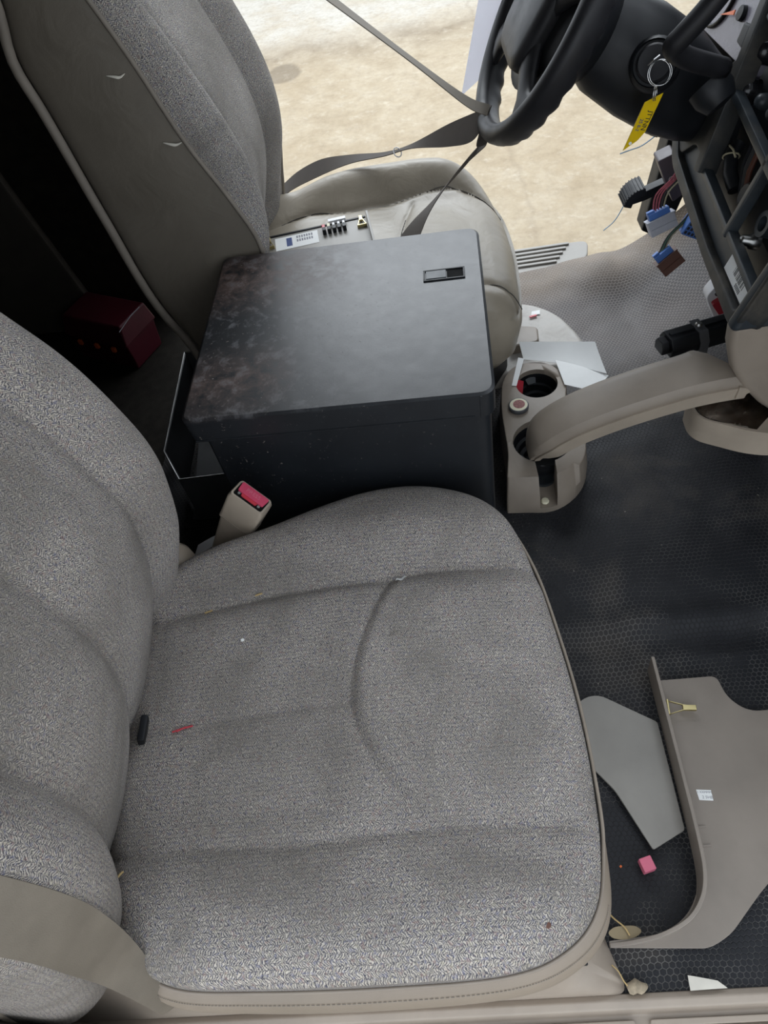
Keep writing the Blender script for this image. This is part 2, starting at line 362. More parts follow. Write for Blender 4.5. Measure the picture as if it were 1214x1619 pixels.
class MB:
    """collects shapes (world coordinates) into one mesh"""
    def __init__(s):
        s.v = []; s.f = []; s.uv = {}
    def add(s, vs, fs, uv=None):
        b = len(s.v)
        s.v += [Vector(p) for p in vs]
        s.f += [tuple(i + b for i in f) for f in fs]
        if uv is not None:
            for i, q in enumerate(uv): s.uv[b + i] = q
        return s
    def hexa(s, p):   # 4 bottom (ccw) + 4 top
        return s.add(p, [(3, 2, 1, 0), (4, 5, 6, 7), (0, 1, 5, 4), (1, 2, 6, 5), (2, 3, 7, 6), (3, 0, 4, 7)])
    def box(s, c, size, rot=None):
        c = Vector(c); hx, hy, hz = (q / 2 for q in size)
        P = [(-hx, -hy, -hz), (hx, -hy, -hz), (hx, hy, -hz), (-hx, hy, -hz), (-hx, -hy, hz), (hx, -hy, hz), (hx, hy, hz), (-hx, hy, hz)]
        R = rot if rot is not None else Matrix.Identity(3)
        return s.hexa([c + R @ Vector(q) for q in P])
    def prism(s, pts, off):  # planar polygon (3d points) pushed by the vector off
        off = Vector(off); n = len(pts)
        P = [Vector(p) for p in pts]
        nrm = sum(((P[i] - P[0]).cross(P[(i + 1) % n] - P[0]) for i in range(n)), Vector())
        if nrm.dot(off) < 0: P = P[::-1]
        vs = P + [p + off for p in P]
        fs = [tuple(range(n))[::-1], tuple(range(n, 2 * n))] + [(i, (i + 1) % n, n + (i + 1) % n, n + i) for i in range(n)]
        return s.add(vs, fs)
    def loft(s, rings, cap=True, close=False):
        n = len(rings[0]); vs = [p for r in rings for p in r]; fs = []
        m_ = len(rings)
        for k in range(m_ if close else m_ - 1):
            a = k * n; b = ((k + 1) % m_) * n
            for i in range(n):
                j = (i + 1) % n
                fs.append((a + i, a + j, b + j, b + i))
        if cap and not close:
            fs.append(tuple(range(n))[::-1]); fs.append(tuple(range((m_ - 1) * n, m_ * n)))
        return s.add(vs, fs)
    def tube(s, path, r, n=10, close=False, up=(0, 0, 1), flat=1.0, cap=True):
        P = [Vector(p) for p in path]; rings = []
        m_ = len(P); nrm = None
        for i, p in enumerate(P):
            if close: t = P[(i + 1) % m_] - P[i - 1]
            else: t = P[min(i + 1, m_ - 1)] - P[max(i - 1, 0)]
            t.normalize()
            if nrm is None:
                nrm = Vector(up)
                if abs(nrm.dot(t)) > 0.95: nrm = Vector((1, 0, 0))
            nrm = (nrm - t * nrm.dot(t)).normalized()
            b = t.cross(nrm)
            rr = r[i] if isinstance(r, (list, tuple)) else r
            rings.append([p + (nrm * math.cos(a) * flat + b * math.sin(a)) * rr for a in [2 * math.pi * k / n for k in range(n)]])
        return s.loft(rings, cap, close)
    def lathe(s, c, axis, prof, n=24, up=None):  # prof: (radius, height along axis)
        ax = Vector(axis).normalized(); c = Vector(c)
        u = Vector(up) if up else (Vector((0, 0, 1)) if abs(ax.z) < 0.9 else Vector((1, 0, 0)))
        u = (u - ax * u.dot(ax)).normalized(); v = ax.cross(u)
        rings = [[c + ax * h + (u * math.cos(2 * math.pi * k / n) + v * math.sin(2 * math.pi * k / n)) * max(r, 1e-5) for k in range(n)] for r, h in prof]
        return s.loft(rings)
    def ribbon(s, path, wdir, thick=0.0014):
        """flat band; path centre points, wdir = half-width vector at each point"""
        rings = []
        m_ = len(path)
        for i in range(m_):
            p = Vector(path[i]); wv = Vector(wdir[i])
            t = Vector(path[min(i + 1, m_ - 1)]) - Vector(path[max(i - 1, 0)])
            nn = t.cross(wv).normalized() * thick
            rings.append([p - wv - nn, p + wv - nn, p + wv + nn, p - wv + nn])
        return s.loft(rings)
    def grid(s, nu, nv, fn, uvfn=None, flip=False):
        vs = []; uv = []
        for j in range(nv):
            for i in range(nu):
                p = fn(i / (nu - 1), j / (nv - 1)); vs.append(p)
                if uvfn: uv.append(uvfn(i / (nu - 1), j / (nv - 1), p))
        fs = []
        for j in range(nv - 1):
            for i in range(nu - 1):
                q = (j * nu + i, j * nu + i + 1, (j + 1) * nu + i + 1, (j + 1) * nu + i)
                fs.append(q[::-1] if flip else q)
        return s.add(vs, fs, uv if uvfn else None)
    def build(s, name, mat, parent=None, bevel=0.0, seg=2, angle=35, smooth=True, origin=None, label=None, cat=None, group=None, kind=None, blim=30, recalc=True):
        if parent is not None: org = parent.location.copy() if parent.parent is None else parent.location + parent.parent.location
        elif origin is not None: org = Vector(origin)
        else:
            xs = [p.x for p in s.v]; ys = [p.y for p in s.v]; zs = [p.z for p in s.v]
            org = Vector(((min(xs) + max(xs)) / 2, (min(ys) + max(ys)) / 2, min(zs)))
        me = bpy.data.meshes.new(name)
        # every mesh of a thing keeps its own origin at the thing's base
        me.from_pydata([tuple(p - org) for p in s.v], [], s.f)
        if s.uv:
            lay = me.uv_layers.new(name='UVMap')
            for lp in me.loops:
                lay.data[lp.index].uv = s.uv.get(lp.vertex_index, (0, 0))
        if bevel > 0 or recalc:
            bm = bmesh.new(); bm.from_mesh(me)
            if recalc: bmesh.ops.recalc_face_normals(bm, faces=bm.faces)
            if bevel > 0:
                es = [e for e in bm.edges if len(e.link_faces) == 2 and e.calc_face_angle(0) > math.radians(blim)]
                bmesh.ops.bevel(bm, geom=es, offset=bevel, segments=seg, profile=0.5, affect='EDGES', clamp_overlap=True)
            bm.to_mesh(me); bm.free()
        if smooth:
            me.polygons.foreach_set('use_smooth', [True] * len(me.polygons))
            me.set_sharp_from_angle(angle=math.radians(angle))
        me.materials.append(mat)
        o = bpy.data.objects.new(name, me)
        COL.objects.link(o)
        if bevel > 0:
            wn = o.modifiers.new('weighted_normal', 'WEIGHTED_NORMAL'); wn.keep_sharp = True; wn.weight = 100
        if parent is not None: o.parent = parent
        else: o.location = org
        tag(o, label, cat, group, kind)
        return o

def tag(o, label=None, cat=None, group=None, kind=None):
    if label: o['label'] = label
    if cat: o['category'] = cat
    if group: o['group'] = group
    if kind: o['kind'] = kind
    return o

def thing(name, loc, label, cat, group=None, kind=None):
    o = bpy.data.objects.new(name, None)
    o.empty_display_size = 0.05
    COL.objects.link(o); o.location = loc
    return tag(o, label, cat, group, kind)

def text_part(name, txt, size, origin, xdir, ydir, mat, parent, thick=0.0002):
    cu = bpy.data.curves.new(name, 'FONT'); cu.body = txt; cu.size = size; cu.align_x = 'CENTER'; cu.align_y = 'CENTER'; cu.extrude = thick
    tmp = bpy.data.objects.new(name, cu); COL.objects.link(tmp)
    dg = bpy.context.evaluated_depsgraph_get()
    me = bpy.data.meshes.new_from_object(tmp.evaluated_get(dg))
    bpy.data.objects.remove(tmp)
    X = Vector(xdir).normalized(); Y = Vector(ydir); Y = (Y - X * Y.dot(X)).normalized(); Z = X.cross(Y)
    org = Vector(origin)
    pl = parent.location.copy() if parent.parent is None else parent.location + parent.parent.location
    for v in me.vertices:
        v.co = org + X * v.co.x + Y * v.co.y + Z * v.co.z - pl
    me.materials.clear(); me.materials.append(mat)
    o = bpy.data.objects.new(name, me); COL.objects.link(o); o.parent = parent
    return o

def catmull(pts, n, close=False):
    P = [Vector(p) for p in pts]; m_ = len(P); out = []
    segs = m_ if close else m_ - 1
    per = max(1, n // segs)
    for k in range(segs):
        if close: a, b, c, d = P[k - 1], P[k], P[(k + 1) % m_], P[(k + 2) % m_]
        else:
            b, c = P[k], P[k + 1]
            a = P[k - 1] if k > 0 else b * 2 - c
            d = P[k + 2] if k + 2 < m_ else c * 2 - b
        for i in range(per):
            t = i / per
            out.append(0.5 * ((2 * b) + (c - a) * t + (2 * a - 5 * b + 4 * c - d) * t * t + (3 * b - a - 3 * c + d) * t ** 3))
    if not close: out.append(P[-1])
    return out

def ss(a, b, x):
    t = min(1, max(0, (x - a) / ((b - a) or 1e-6))); return t * t * (3 - 2 * t)

def curve1(xs, ys):
    """smooth 1-d curve through points"""
    xs = np.array(xs); ys = np.array(ys); g = np.gradient(ys, xs)
    def f(x):
        x = min(max(x, xs[0]), xs[-1]); i = min(len(xs) - 2, max(0, int(np.searchsorted(xs, x)) - 1))
        h = xs[i + 1] - xs[i]; t = (x - xs[i]) / h
        return float((1 + 2 * t) * (1 - t) ** 2 * ys[i] + t * (1 - t) ** 2 * h * g[i] + t * t * (3 - 2 * t) * ys[i + 1] + t * t * (t - 1) * h * g[i + 1])
    return f

def seg_dist(x, y, poly):
    best = 9.0
    for (ax, ay), (bx, by) in zip(poly, poly[1:]):
        dx, dy = bx - ax, by - ay
        t = max(0, min(1, ((x - ax) * dx + (y - ay) * dy) / (dx * dx + dy * dy)))
        d = math.hypot(x - ax - t * dx, y - ay - t * dy)
        if d < best: best = d
    return best

def rounded(pts, r, n=6):
    """round the corners of a 2-d polygon; r may be a list"""
    out = []; m_ = len(pts)
    for i in range(m_):
        p = Vector(pts[i]); a = Vector(pts[i - 1]); b = Vector(pts[(i + 1) % m_])
        rr = r[i] if isinstance(r, (list, tuple)) else r
        if rr <= 0: out.append(p); continue
        da = (a - p).normalized(); db = (b - p).normalized()
        L = min(rr, (a - p).length * 0.49, (b - p).length * 0.49)
        for k in range(n + 1):
            t = k / n
            out.append((p + da * L) * (1 - t) ** 2 + p * 2 * t * (1 - t) + (p + db * L) * t * t)
    return out

def with_z(pts, z): return [(p[0], p[1], z) for p in pts]
# ================================================================== the setting
ground = MB().grid(2, 2, lambda u, v: (-12 + 24 * u, -6 + 20 * v, -0.75)).build('ground', M['concrete'], origin=(0, 0, -0.75), label='stained concrete workshop floor seen through the open driver door', kind='structure', recalc=False)

def floor_z(x, y):
    z = 0.05 * ss(0.56, 0.78, y) * (1 - ss(1.24, 1.5, y)) * ss(-0.72, -0.62, x)
    z += (0.016 * math.exp(-((y - 0.645) / 0.020) ** 2) + 0.010 * math.exp(-((y - 0.575) / 0.016) ** 2)) * ss(0.02, 0.2, x) * (0.8 + 0.4 * noise.noise(Vector((x * 5, 2.0, 0.0))))
    t = max(0, x - (0.50 if y > 1.1 else 0.62))
    z += 0.95 * t * t / (t + 0.06)
    z += 0.010 * (noise.noise(Vector((x * 6, y * 6, 3.1)))) + 0.004 * noise.noise(Vector((x * 17, y * 17, 1.7)))
    z += 0.045 * math.exp(-(((x - 0.47) / 0.10) ** 2 + ((y - 1.70) / 0.10) ** 2))
    if y < 0.56: z *= 0.55
    return z
fx0, fx1, fy0, fy1 = -1.3, 0.98, 0.078, 1.775
NXF, NYF = 190, 150
fl = MB().grid(NXF, NYF, lambda u, v: (fx0 + (fx1 - fx0) * u, fy0 + (fy1 - fy0) * v, floor_z(fx0 + (fx1 - fx0) * u, fy0 + (fy1 - fy0) * v)))
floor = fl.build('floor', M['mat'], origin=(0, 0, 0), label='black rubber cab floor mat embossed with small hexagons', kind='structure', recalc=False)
# cab shell
sub = MB().box((-0.16, 0.925, -0.075), (2.3, 1.69, 0.09)).build('floor_pan', M['steel_dk'], kind='structure', label='dark metal floor pan under the rubber mat')
MB().box((-1.325, 0.93, 0.67), (0.05, 1.80, 1.56)).build('wall_back', M['carpet'], kind='structure', label='dark carpeted rear wall of the cab', bevel=0.01)
# side walls behind the doors, with a diagonal moulding
wd = MB().prism(rounded([(-1.30, -0.05), (-0.66, -0.05), (-0.66, 0.5), (-0.60, 1.62), (-1.30, 1.62)], 0.05), (0, 0, 0)) if False else MB()
wd.prism([(p[0], 1.80, p[1]) for p in rounded([(-1.30, -0.05), (-0.70, -0.05), (-0.64, 0.55), (-0.47, 1.45), (-1.30, 1.45)], 0.05)], (0, 0.06, 0))
wall_driver = wd.build('wall_left', M['carpet'], kind='structure', label='dark carpeted cab side wall behind the driver seat', bevel=0.008)
wp = MB().prism([(p[0], 0.06, p[1]) for p in rounded([(-1.30, -0.05), (-0.52, -0.05), (-0.50, 0.5), (-0.44, 1.45), (-1.30, 1.45)], 0.05)], (0, -0.06, 0))
wp.build('wall_right', M['carpet'], kind='structure', label='dark cab side wall behind the passenger seat', bevel=0.008)
MB().box((-0.40, 0.93, 1.475), (1.85, 1.84, 0.05)).build('ceiling', M['headliner'], kind='structure', label='grey headliner of the cab roof', bevel=0.02)
MB().box((1.0, 0.93, 0.40), (0.04, 1.80, 0.95)).build('wall_front', M['deep_black'], kind='structure', label='dark firewall ahead of the footwell', bevel=0.01)
M['rear_trim'] = plain('dark_rear_trim', (0.06, 0.053, 0.045), 0.7, spec=0.2)
# folded trim panel lying in the rear corner
MB().prism([(-1.29, 1.79, 0.05), (-0.93, 1.79, 0.02), (-1.02, 1.79, 0.62), (-1.29, 1.79, 1.0)], (0, -0.03, 0)).build('trim_1', M['rear_trim'], kind='structure', label='taupe corner trim panel behind the driver seat', bevel=0.01)

# passenger door sill: moulded plate with lengthwise ribs
s = MB()
prof = [(-0.16, -0.10), (-0.16, -0.03), (-0.035, -0.018), (0.030, -0.004), (0.036, 0.004), (0.041, 0.004), (0.046, -0.003), (0.060, -0.002), (0.066, 0.008), (0.076, 0.010), (0.084, 0.004), (0.084, -0.05)]
ringL = [[(x, py, pz) for py, pz in prof] for x in (-0.95, 0.99)]
s.loft(ringL)
sill = s.build('trim_2', M['sill'], kind='structure', label='beige plastic sill plate along the passenger door opening', bevel=0.002, angle=50)
for xa, xb in ((-0.60, 0.165), (0.185, 0.94)):
    MB().prism([(p[0], p[1], 0.0) for p in rounded([(xa, 0.0455), (xb, 0.0455), (xb, 0.0535), (xa, 0.0535)], 0.004)], (0, 0, 0.006)).build('rib', M['sill'], sill, bevel=0.0015)
    MB().prism([(p[0], p[1], -0.010) for p in rounded([(xa, 0.012), (xb, 0.012), (xb, 0.026), (xa, 0.026)], 0.005)], (0, 0, 0.010)).build('rib', M['sill'], sill, bevel=0.0015)
# driver side step plate
st = MB().prism(with_z(rounded([(-0.55, 1.775), (0.32, 1.775), (0.455, 1.80), (0.475, 1.89), (-0.55, 1.90)], [0, 0.02, 0.03, 0.03, 0]), -0.045), (0, 0, 0.045))
step = st.build('trim_3', M['greyplate'], kind='structure', label='grey ribbed step plate on the driver door sill', bevel=0.005)
for i in range(5):
    y = 1.795 + i * 0.019
    MB().prism(with_z(rounded([(-0.5, y), (0.37 + 0.012 * i, y + 0.004), (0.37 + 0.012 * i, y + 0.014), (-0.5, y + 0.010)], 0.004), 0.0), (0, 0, 0.006)).build('rib', M['greyplate'], step, bevel=0.002)
# front pillar of the driver door opening
MB().loft([[(0.595, 1.80, 0.06), (0.66, 1.80, 0.02), (0.66, 1.86, 0.02), (0.595, 1.86, 0.06)], [(0.63, 1.80, 0.32), (0.74, 1.80, 0.32), (0.74, 1.86, 0.32), (0.63, 1.86, 0.32)], [(0.70, 1.79, 0.75), (0.84, 1.79, 0.75), (0.84, 1.86, 0.75), (0.70, 1.86, 0.75)], [(0.48, 1.74, 1.45), (0.58, 1.74, 1.45), (0.58, 1.82, 1.45), (0.48, 1.82, 1.45)]]).build('trim_4', M['black'], kind='structure', label='black front pillar of the driver door opening', bevel=0.006)

# ================================================================== passenger seat
def cushion_mesh(outline, center, ztop, R, side, nr=72, nth=264, uvoff=(0, 0)):
    """closed outline -> domed top with rounded edge; side = list of (outward, z)"""
    C_ = Vector((center[0], center[1])); O = catmull([(x, y) for x, y in outline], nth, True); n = len(O)
    vs = []; uv = []
    ctr = (C_.x, C_.y, ztop(C_.x, C_.y)); vs.append(ctr); uv.append((C_.x, C_.y))
    rs = [1 - (1 - k / nr) ** 1.25 for k in range(1, nr + 1)]
    zr = None
    for r in rs:
        for p in O:
            q = C_ + (p - C_) * r
            d = (p - C_).length * (1 - r)
            drop = 0
            if d < R: drop = R - math.sqrt(max(0, R * R - (R - d) ** 2))
            vs.append((q.x, q.y, ztop(q.x, q.y) - drop)); uv.append((q.x + uvoff[0], q.y + uvoff[1]))
    for (ow, z) in side:
        for p in O:
            nd = (p - C_).normalized(); q = p + nd * ow
            vs.append((q.x, q.y, z)); uv.append((q.x + nd.x * 0.06, q.y + nd.y * 0.06))
    fs = [(0, 1 + i, 1 + (i + 1) % n) for i in range(n)]
    for k in range(nr + len(side) - 1):
        a = 1 + k * n; b = a + n
        fs += [(a + i, b + i, b + (i + 1) % n, a + (i + 1) % n) for i in range(n)]
    return vs, fs, uv, O

PS = thing('passenger_seat', (-0.17, 0.40, 0.0), 'tweed cloth passenger bucket seat with tan vinyl edge in the foreground', 'seat')
outP = [(-.475, .57), (-.425, .630), (-.285, .680), (-.185, .722), (-.085, .742), (.015, .722), (.073, .668), (.105, .58), (.121, .466), (.129, .359), (.128, .253), (.122, .199), (.104, .140), (.066, .103), (0, .083), (-.131, .079), (-.265, .081), (-.36, .088), (-.405, .115), (-.45, .188), (-.475, .274), (-.48, .397)]
A = [(-.47, .532), (-.343, .544), (-.251, .555), (-.159, .559), (-.103, .558), (-.023, .568), (.05, .570), (.099, .562)]
B = [(-.47, .371), (-.325, .376), (-.242, .381), (-.16, .383)]
Cc = [(-.47, .217), (-.345, .216), (-.211, .213), (-.124, .218), (-.017, .222), (.122, .216)]
D = [(-.102, .556), (-.127, .508), (-.147, .453), (-.158, .383), (-.148, .341), (-.124, .296), (-.092, .261)]
Dx = curve1([.20, .261, .296, .341, .383, .453, .508, .556, .60], [-.05, -.092, -.124, -.148, -.158, -.147, -.127, -.102, -.08])
def ztopP(x, y):
    z = 0.392 - 0.04 * ((x + 0.16) / 0.33) ** 2 * (1 if x > -0.16 else 0.3)
    # side bolsters rise a little towards their crowns
    z += 0.020 * math.exp(-((y - 0.645) / 0.06) ** 2) + 0.016 * math.exp(-((y - 0.145) / 0.06) ** 2)
    dA, dB, dC, dD = seg_dist(x, y, A), seg_dist(x, y, B), seg_dist(x, y, Cc), seg_dist(x, y, D)
    fade = ss(0.13, 0.08, x)
    z -= fade * (0.006 * math.exp(-dA / 0.006) + 0.008 * math.exp(-dA / 0.028))
    z -= fade * (0.006 * math.exp(-dC / 0.006) + 0.008 * math.exp(-dC / 0.028))
    z -= 0.004 * math.exp(-dB / 0.006) + 0.004 * math.exp(-dB / 0.03)
    if 0.20 < y < 0.57:
        k = ss(-0.002, 0.020, x - Dx(y)) * ss(0.21, 0.30, y) * ss(0.575, 0.53, y)
        z += 0.009 * k - 0.010 * ss(-0.22, -0.30, -abs(x + 0.02)) * 0
    z -= 0.004 * math.exp(-dD / 0.005)
    if x < -0.14: z -= 0.010 * ss(0, 0.1, dA) * ss(0, 0.05, dC) * (1 if 0.22 < y < 0.55 else 0) * ss(-0.14, -0.2, x)
    z += 0.0025 * noise.noise(Vector((x * 11, y * 11, 0.3)))
    return z
vs, fs, uv, OP = cushion_mesh(outP, (-0.17, 0.40), ztopP, 0.040, [(0.001, 0.338)], 84, 286)
# pull the last top ring down to one common seam height
cush = MB().add(vs, fs, uv).build('seat_cushion', M['fabric'], PS, angle=180, recalc=False)
nO = len(OP)
zedge = [vs[1 + (84 - 1) * nO + i][2] for i in range(nO)]
cP = Vector((-0.17, 0.40))
def offs(i, ow): 
    d = (OP[i] - cP).normalized(); return OP[i] + d * ow
rings = []
def near_k(i): return 0.30 + 0.70 * ss(0.24, 0.13, OP[i].y)
for ow, z in ((0.0015, 0.3405), (0.011, 0.334), (0.018, 0.318), (0.0195, 0.300), (0.014, 0.268), (-0.008, 0.235), (-0.03, 0.215), (-0.10, 0.21)):
    rings.append([(offs(i, ow * (near_k(i) if ow > 0 else 1)).x, offs(i, ow * (near_k(i) if ow > 0 else 1)).y, z) for i in range(nO)])
MB().loft(rings, cap=False).build('cushion_border', M['vinyl_skirt'], PS, angle=180)
tag(bpy.data.objects['cushion_border'], label='tan vinyl skirt around the cushion')
MB().tube([(offs(i, 0.0025).x, offs(i, 0.0025).y, 0.3395) for i in range(nO)], 0.0022, 6, close=True).build('piping', M['beige_dk'], PS, angle=180)
# stitch row along the near border
stt = MB(); acc = 0.0
for i in range(nO):
    p = offs(i, 0.0138 * near_k(i)); q = offs((i + 1) % nO, 0.0138 * near_k((i + 1) % nO))
    if p.y < 0.2 and -0.42 < p.x < 0.12:
      for j_ in range(2):
        a = p.lerp(q, 0.05 + 0.5 * j_); b = p.lerp(q, 0.38 + 0.5 * j_)
        stt.tube([(a.x, a.y, 0.3305), (b.x, b.y, 0.3305)], 0.0005, 5)
stt.build('stitching', M['piping'], PS)
# moulded base
base = MB()
b1 = rounded([(-0.85, 0.085), (0.105, 0.085), (0.125, 0.16), (0.10, 0.60), (-0.62, 0.62)], [0.03, 0.05, 0.05, 0.06, 0.03])
b2 = rounded([(-0.84, 0.100), (0.075, 0.110), (0.095, 0.17), (0.075, 0.58), (-0.60, 0.60)], [0.03, 0.05, 0.05, 0.06, 0.03])
b3 = rounded([(-0.58, 0.125), (0.06, 0.125), (0.08, 0.18), (0.06, 0.57), (-0.58, 0.59)], [0.03, 0.05, 0.05, 0.06, 0.03])
b0 = rounded([(-0.85, 0.083), (0.165, 0.083), (0.140, 0.17), (0.11, 0.61), (-0.62, 0.63)], [0.03, 0.02, 0.05, 0.06, 0.03])
base.loft([with_z(b0, -0.01), with_z(b0, 0.004), with_z(b1, 0.035), with_z(b2, 0.10), with_z(b3, 0.19)])
base.build('seat_base', M['sill'], PS, angle=60)
# slide rails under the cushion
for y in (0.135, 0.52):
    r = MB().prism([(-0.50, y - 0.018, 0.19), (0.085, y - 0.018, 0.19), (0.085, y + 0.018, 0.19), (-0.50, y + 0.018, 0.19)], (0, 0, 0.024)).build('slide_rail', M['black'], PS, bevel=0.003)
MB().prism([(0.02, 0.105, 0.125), (0.105, 0.108, 0.12), (0.098, 0.135, 0.12), (0.02, 0.135, 0.125)], (0, 0, 0.012)).build('rail_end', M['black'], PS, bevel=0.002)

# backrest: front in cloth, shell in vinyl
def backrest(parent, zs, xf, xseam, xback, yn, yf, rc, front_fn, fabric_mat, shell_mat, nz=120, top_round=0.09, uvs=1.0):
    def section(z):
        x1, xs_, xb = xf(z), xseam(z), xback(z)
        k = 1.0
        zt = zs[1]
        if z > zt - top_round: k = math.sqrt(max(0.02, 1 - ((z - (zt - top_round)) / top_round) ** 2))
        yc = (yn + yf) / 2; hy = (yf - yn) / 2
        y0, y1 = yc - hy * (0.75 + 0.25 * k), yc + hy * (0.75 + 0.25 * k)
        xm = (x1 + xb) / 2
        x1, xs_, xb = xm + (x1 - xm) * k, xm + (xs_ - xm) * k, xm + (xb - xm) * k
        return x1, xs_, xb, y0, y1
    def front_pts(z):
        x1, xs_, xb, y0, y1 = section(z); r = min(rc, (x1 - xs_) * 0.98); P = []
        for i in range(4): P.append((xs_ + (x1 - r - xs_) * i / 4, y0))
        for i in range(11):
            a = math.pi / 2 * i / 10; P.append((x1 - r + r * math.sin(a), y0 + rc * (1 - math.cos(a))))
        for i in range(1, 60):
            P.append((x1, y0 + rc + (y1 - y0 - 2 * rc) * i / 60))
        for i in range(11):
            a = math.pi / 2 * (1 - i / 10); P.append((x1 - r + r * math.sin(a), y1 - rc * (1 - math.cos(a))))
        for i in range(1, 5): P.append((x1 - r + (xs_ - x1 + r) * i / 4, y1))
        return [(x + front_fn(y, z) * ss(xs_, x1, x), y, z) for x, y in P]
    zl = [zs[0] + (zs[1] - zs[0]) * k / (nz - 1) for k in range(nz)]
    rows = [front_pts(z) for z in zl]
    n = len(rows[0]); V_ = []; UVs = []
    for k, r in enumerate(rows):
        acc = 0
        for i, p in enumerate(r):
            if i: acc += (Vector(p) - Vector(r[i - 1])).length
            V_.append(p); UVs.append((p[2] * 1.03, acc + yn))
    F = [(k * n + i, k * n + i + 1, (k + 1) * n + i + 1, (k + 1) * n + i) for k in range(nz - 1) for i in range(n - 1)]
    F.append(tuple((nz - 1) * n + i for i in range(n)))
    fr = MB().add(V_, F, UVs).build('backrest_front', fabric_mat, parent, angle=180, recalc=False)
    # shell
    rows2 = []
    for z in zl[::3]:
        x1, xs_, xb, y0, y1 = section(z); r = min(0.035, (xs_ - xb) * 0.6); P = []
        bul = 0.008 * math.sin(math.pi * min(1, max(0, (z - zs[0]) / (zs[1] - zs[0]))))
        for i in range(8):
            t = i / 8; P.append((xs_ + (xb + r - xs_) * t, y0 - bul * math.sin(math.pi * t) * 0.6))
        for i in range(7):
            a = math.pi / 2 * i / 6; P.append((xb + r - r * math.sin(a), y0 + r * (1 - math.cos(a))))
        for i in range(7):
            a = math.pi / 2 * (1 - i / 6); P.append((xb + r - r * math.sin(a), y1 - r * (1 - math.cos(a))))
        for i in range(1, 9):
            t = i / 8; P.append((xb + r + (xs_ - xb - r) * t, y1 + bul * math.sin(math.pi * (1 - t)) * 0.6))
        rows2.append([(x, y, z) for x, y in P])
    n2 = len(rows2[0]); V2 = [p for r in rows2 for p in r]
    F2 = [(k * n2 + i, (k + 1) * n2 + i, (k + 1) * n2 + i + 1, k * n2 + i + 1) for k in range(len(rows2) - 1) for i in range(n2 - 1)]
    F2.append(tuple((len(rows2) - 1) * n2 + i for i in range(n2))[::-1])
    F2.append(tuple(range(n2)))
    sh = MB().add(V2, F2).build('backrest_shell', shell_mat, parent, angle=60, recalc=False)
    for side in (0, -1):
        MB().tube([r[side] for r in rows[::2]], 0.0042, 7).build('piping', M['piping'], parent, angle=180)
    return fr, sh, section

xfP = curve1([.16, .30, .38, .44, .50, .56, .62, .70, .78, .85, .95, 1.05, 1.15], [-.52, -.452, -.418, -.392, -.370, -.357, -.350, -.362, -.388, -.424, -.47, -.52, -.57])
seamsP = [.215, .372, .545]
def frontP(y, z):
    d = min(abs(y - q) for q in seamsP)
    v = -0.009 * math.exp(-d / 0.008) - 0.010 * math.exp(-d / 0.03)
    v -= 0.024 * ss(0.15, 0.24, y) * ss(0.60, 0.52, y)
    v += 0.002 * noise.noise(Vector((y * 10, z * 10, 4)))
    return v
backrest(PS, (0.16, 1.13), xfP, lambda z: xfP(z) - 0.115, lambda z: xfP(z) - 0.20, 0.066, 0.668, 0.080, frontP, M['fabric'], M['vinyl_skirt'])
# hinge cover and belt slot bracket
MB().lathe((-0.445, 0.655, 0.352), (0, 1, 0), [(0.0, -0.030), (0.022, -0.028), (0.031, -0.012), (0.032, 0.012), (0.024, 0.022), (0.0, 0.024)], 20).build('hinge_cover', M['beige'], PS, angle=60)
MB().box((-0.436, 0.372, 0.372), (0.010, 0.036, 0.03), Matrix.Rotation(0.3, 3, 'Y')).build('cover_clip', M['black'], PS, bevel=0.003)

# ================================================================== driver seat
DS = thing('driver_seat', (-0.10, 1.42, 0.0), 'driver seat with grey-beige vinyl cushion and cloth backrest beyond the black box', 'seat')
outD = [(-.45, 1.20), (-.36, 1.175), (-.15, 1.168), (.06, 1.166), (.145, 1.172), (.178, 1.22), (.19, 1.32), (.193, 1.44), (.182, 1.56), (.15, 1.64), (.09, 1.69), (-.02, 1.71), (-.16, 1.705), (-.29, 1.675), (-.36, 1.65), (-.46, 1.62), (-.47, 1.42)]
sF = [(-.46, 1.535), (-.336, 1.540), (-.25, 1.568), (-.16, 1.556), (-.06, 1.560), (.02, 1.578), (.09, 1.582), (.184, 1.545)]
sN = [(-.46, 1.235), (-.1, 1.24), (.05, 1.240), (.12, 1.240), (.160, 1.225), (.182, 1.20)]
sX = [(-.012, 1.545), (-.030, 1.49), (-.044, 1.42), (-.046, 1.35), (-.03, 1.26), (-.01, 1.22)]
def ztopD(x, y):
    z = 0.385 - 0.035 * (max(0, x + 0.02) / 0.22) ** 2
    z += 0.050 * math.exp(-((y - 1.635) / 0.055) ** 2) * (1 - 0.55 * math.exp(-((x + 0.29) / 0.07) ** 2)) * ss(0.22, 0.05, x)
    z += 0.030 * math.exp(-((y - 1.165) / 0.045) ** 2) * ss(0.22, 0.05, x)
    dF, dN, dX = seg_dist(x, y, sF), seg_dist(x, y, sN), seg_dist(x, y, sX)
    for d, a in ((dF, 0.008), (dN, 0.007), (dX, 0.004)):
        z -= a * math.exp(-d / 0.006) + a * 0.7 * math.exp(-d / 0.025)
    z += 0.0035 * noise.noise(Vector((x * 9, y * 9, 7.3)))
    return z
vs, fs, uv, OD = cushion_mesh(outD, (-0.12, 1.41), ztopD, 0.055, [(0.004, 0.315), (0.006, 0.27), (-0.004, 0.22), (-0.03, 0.185), (-0.10, 0.18)], 66, 238)
MB().add(vs, fs, uv).build('seat_cushion', M['vinyl_driver'], DS, angle=180, recalc=False)
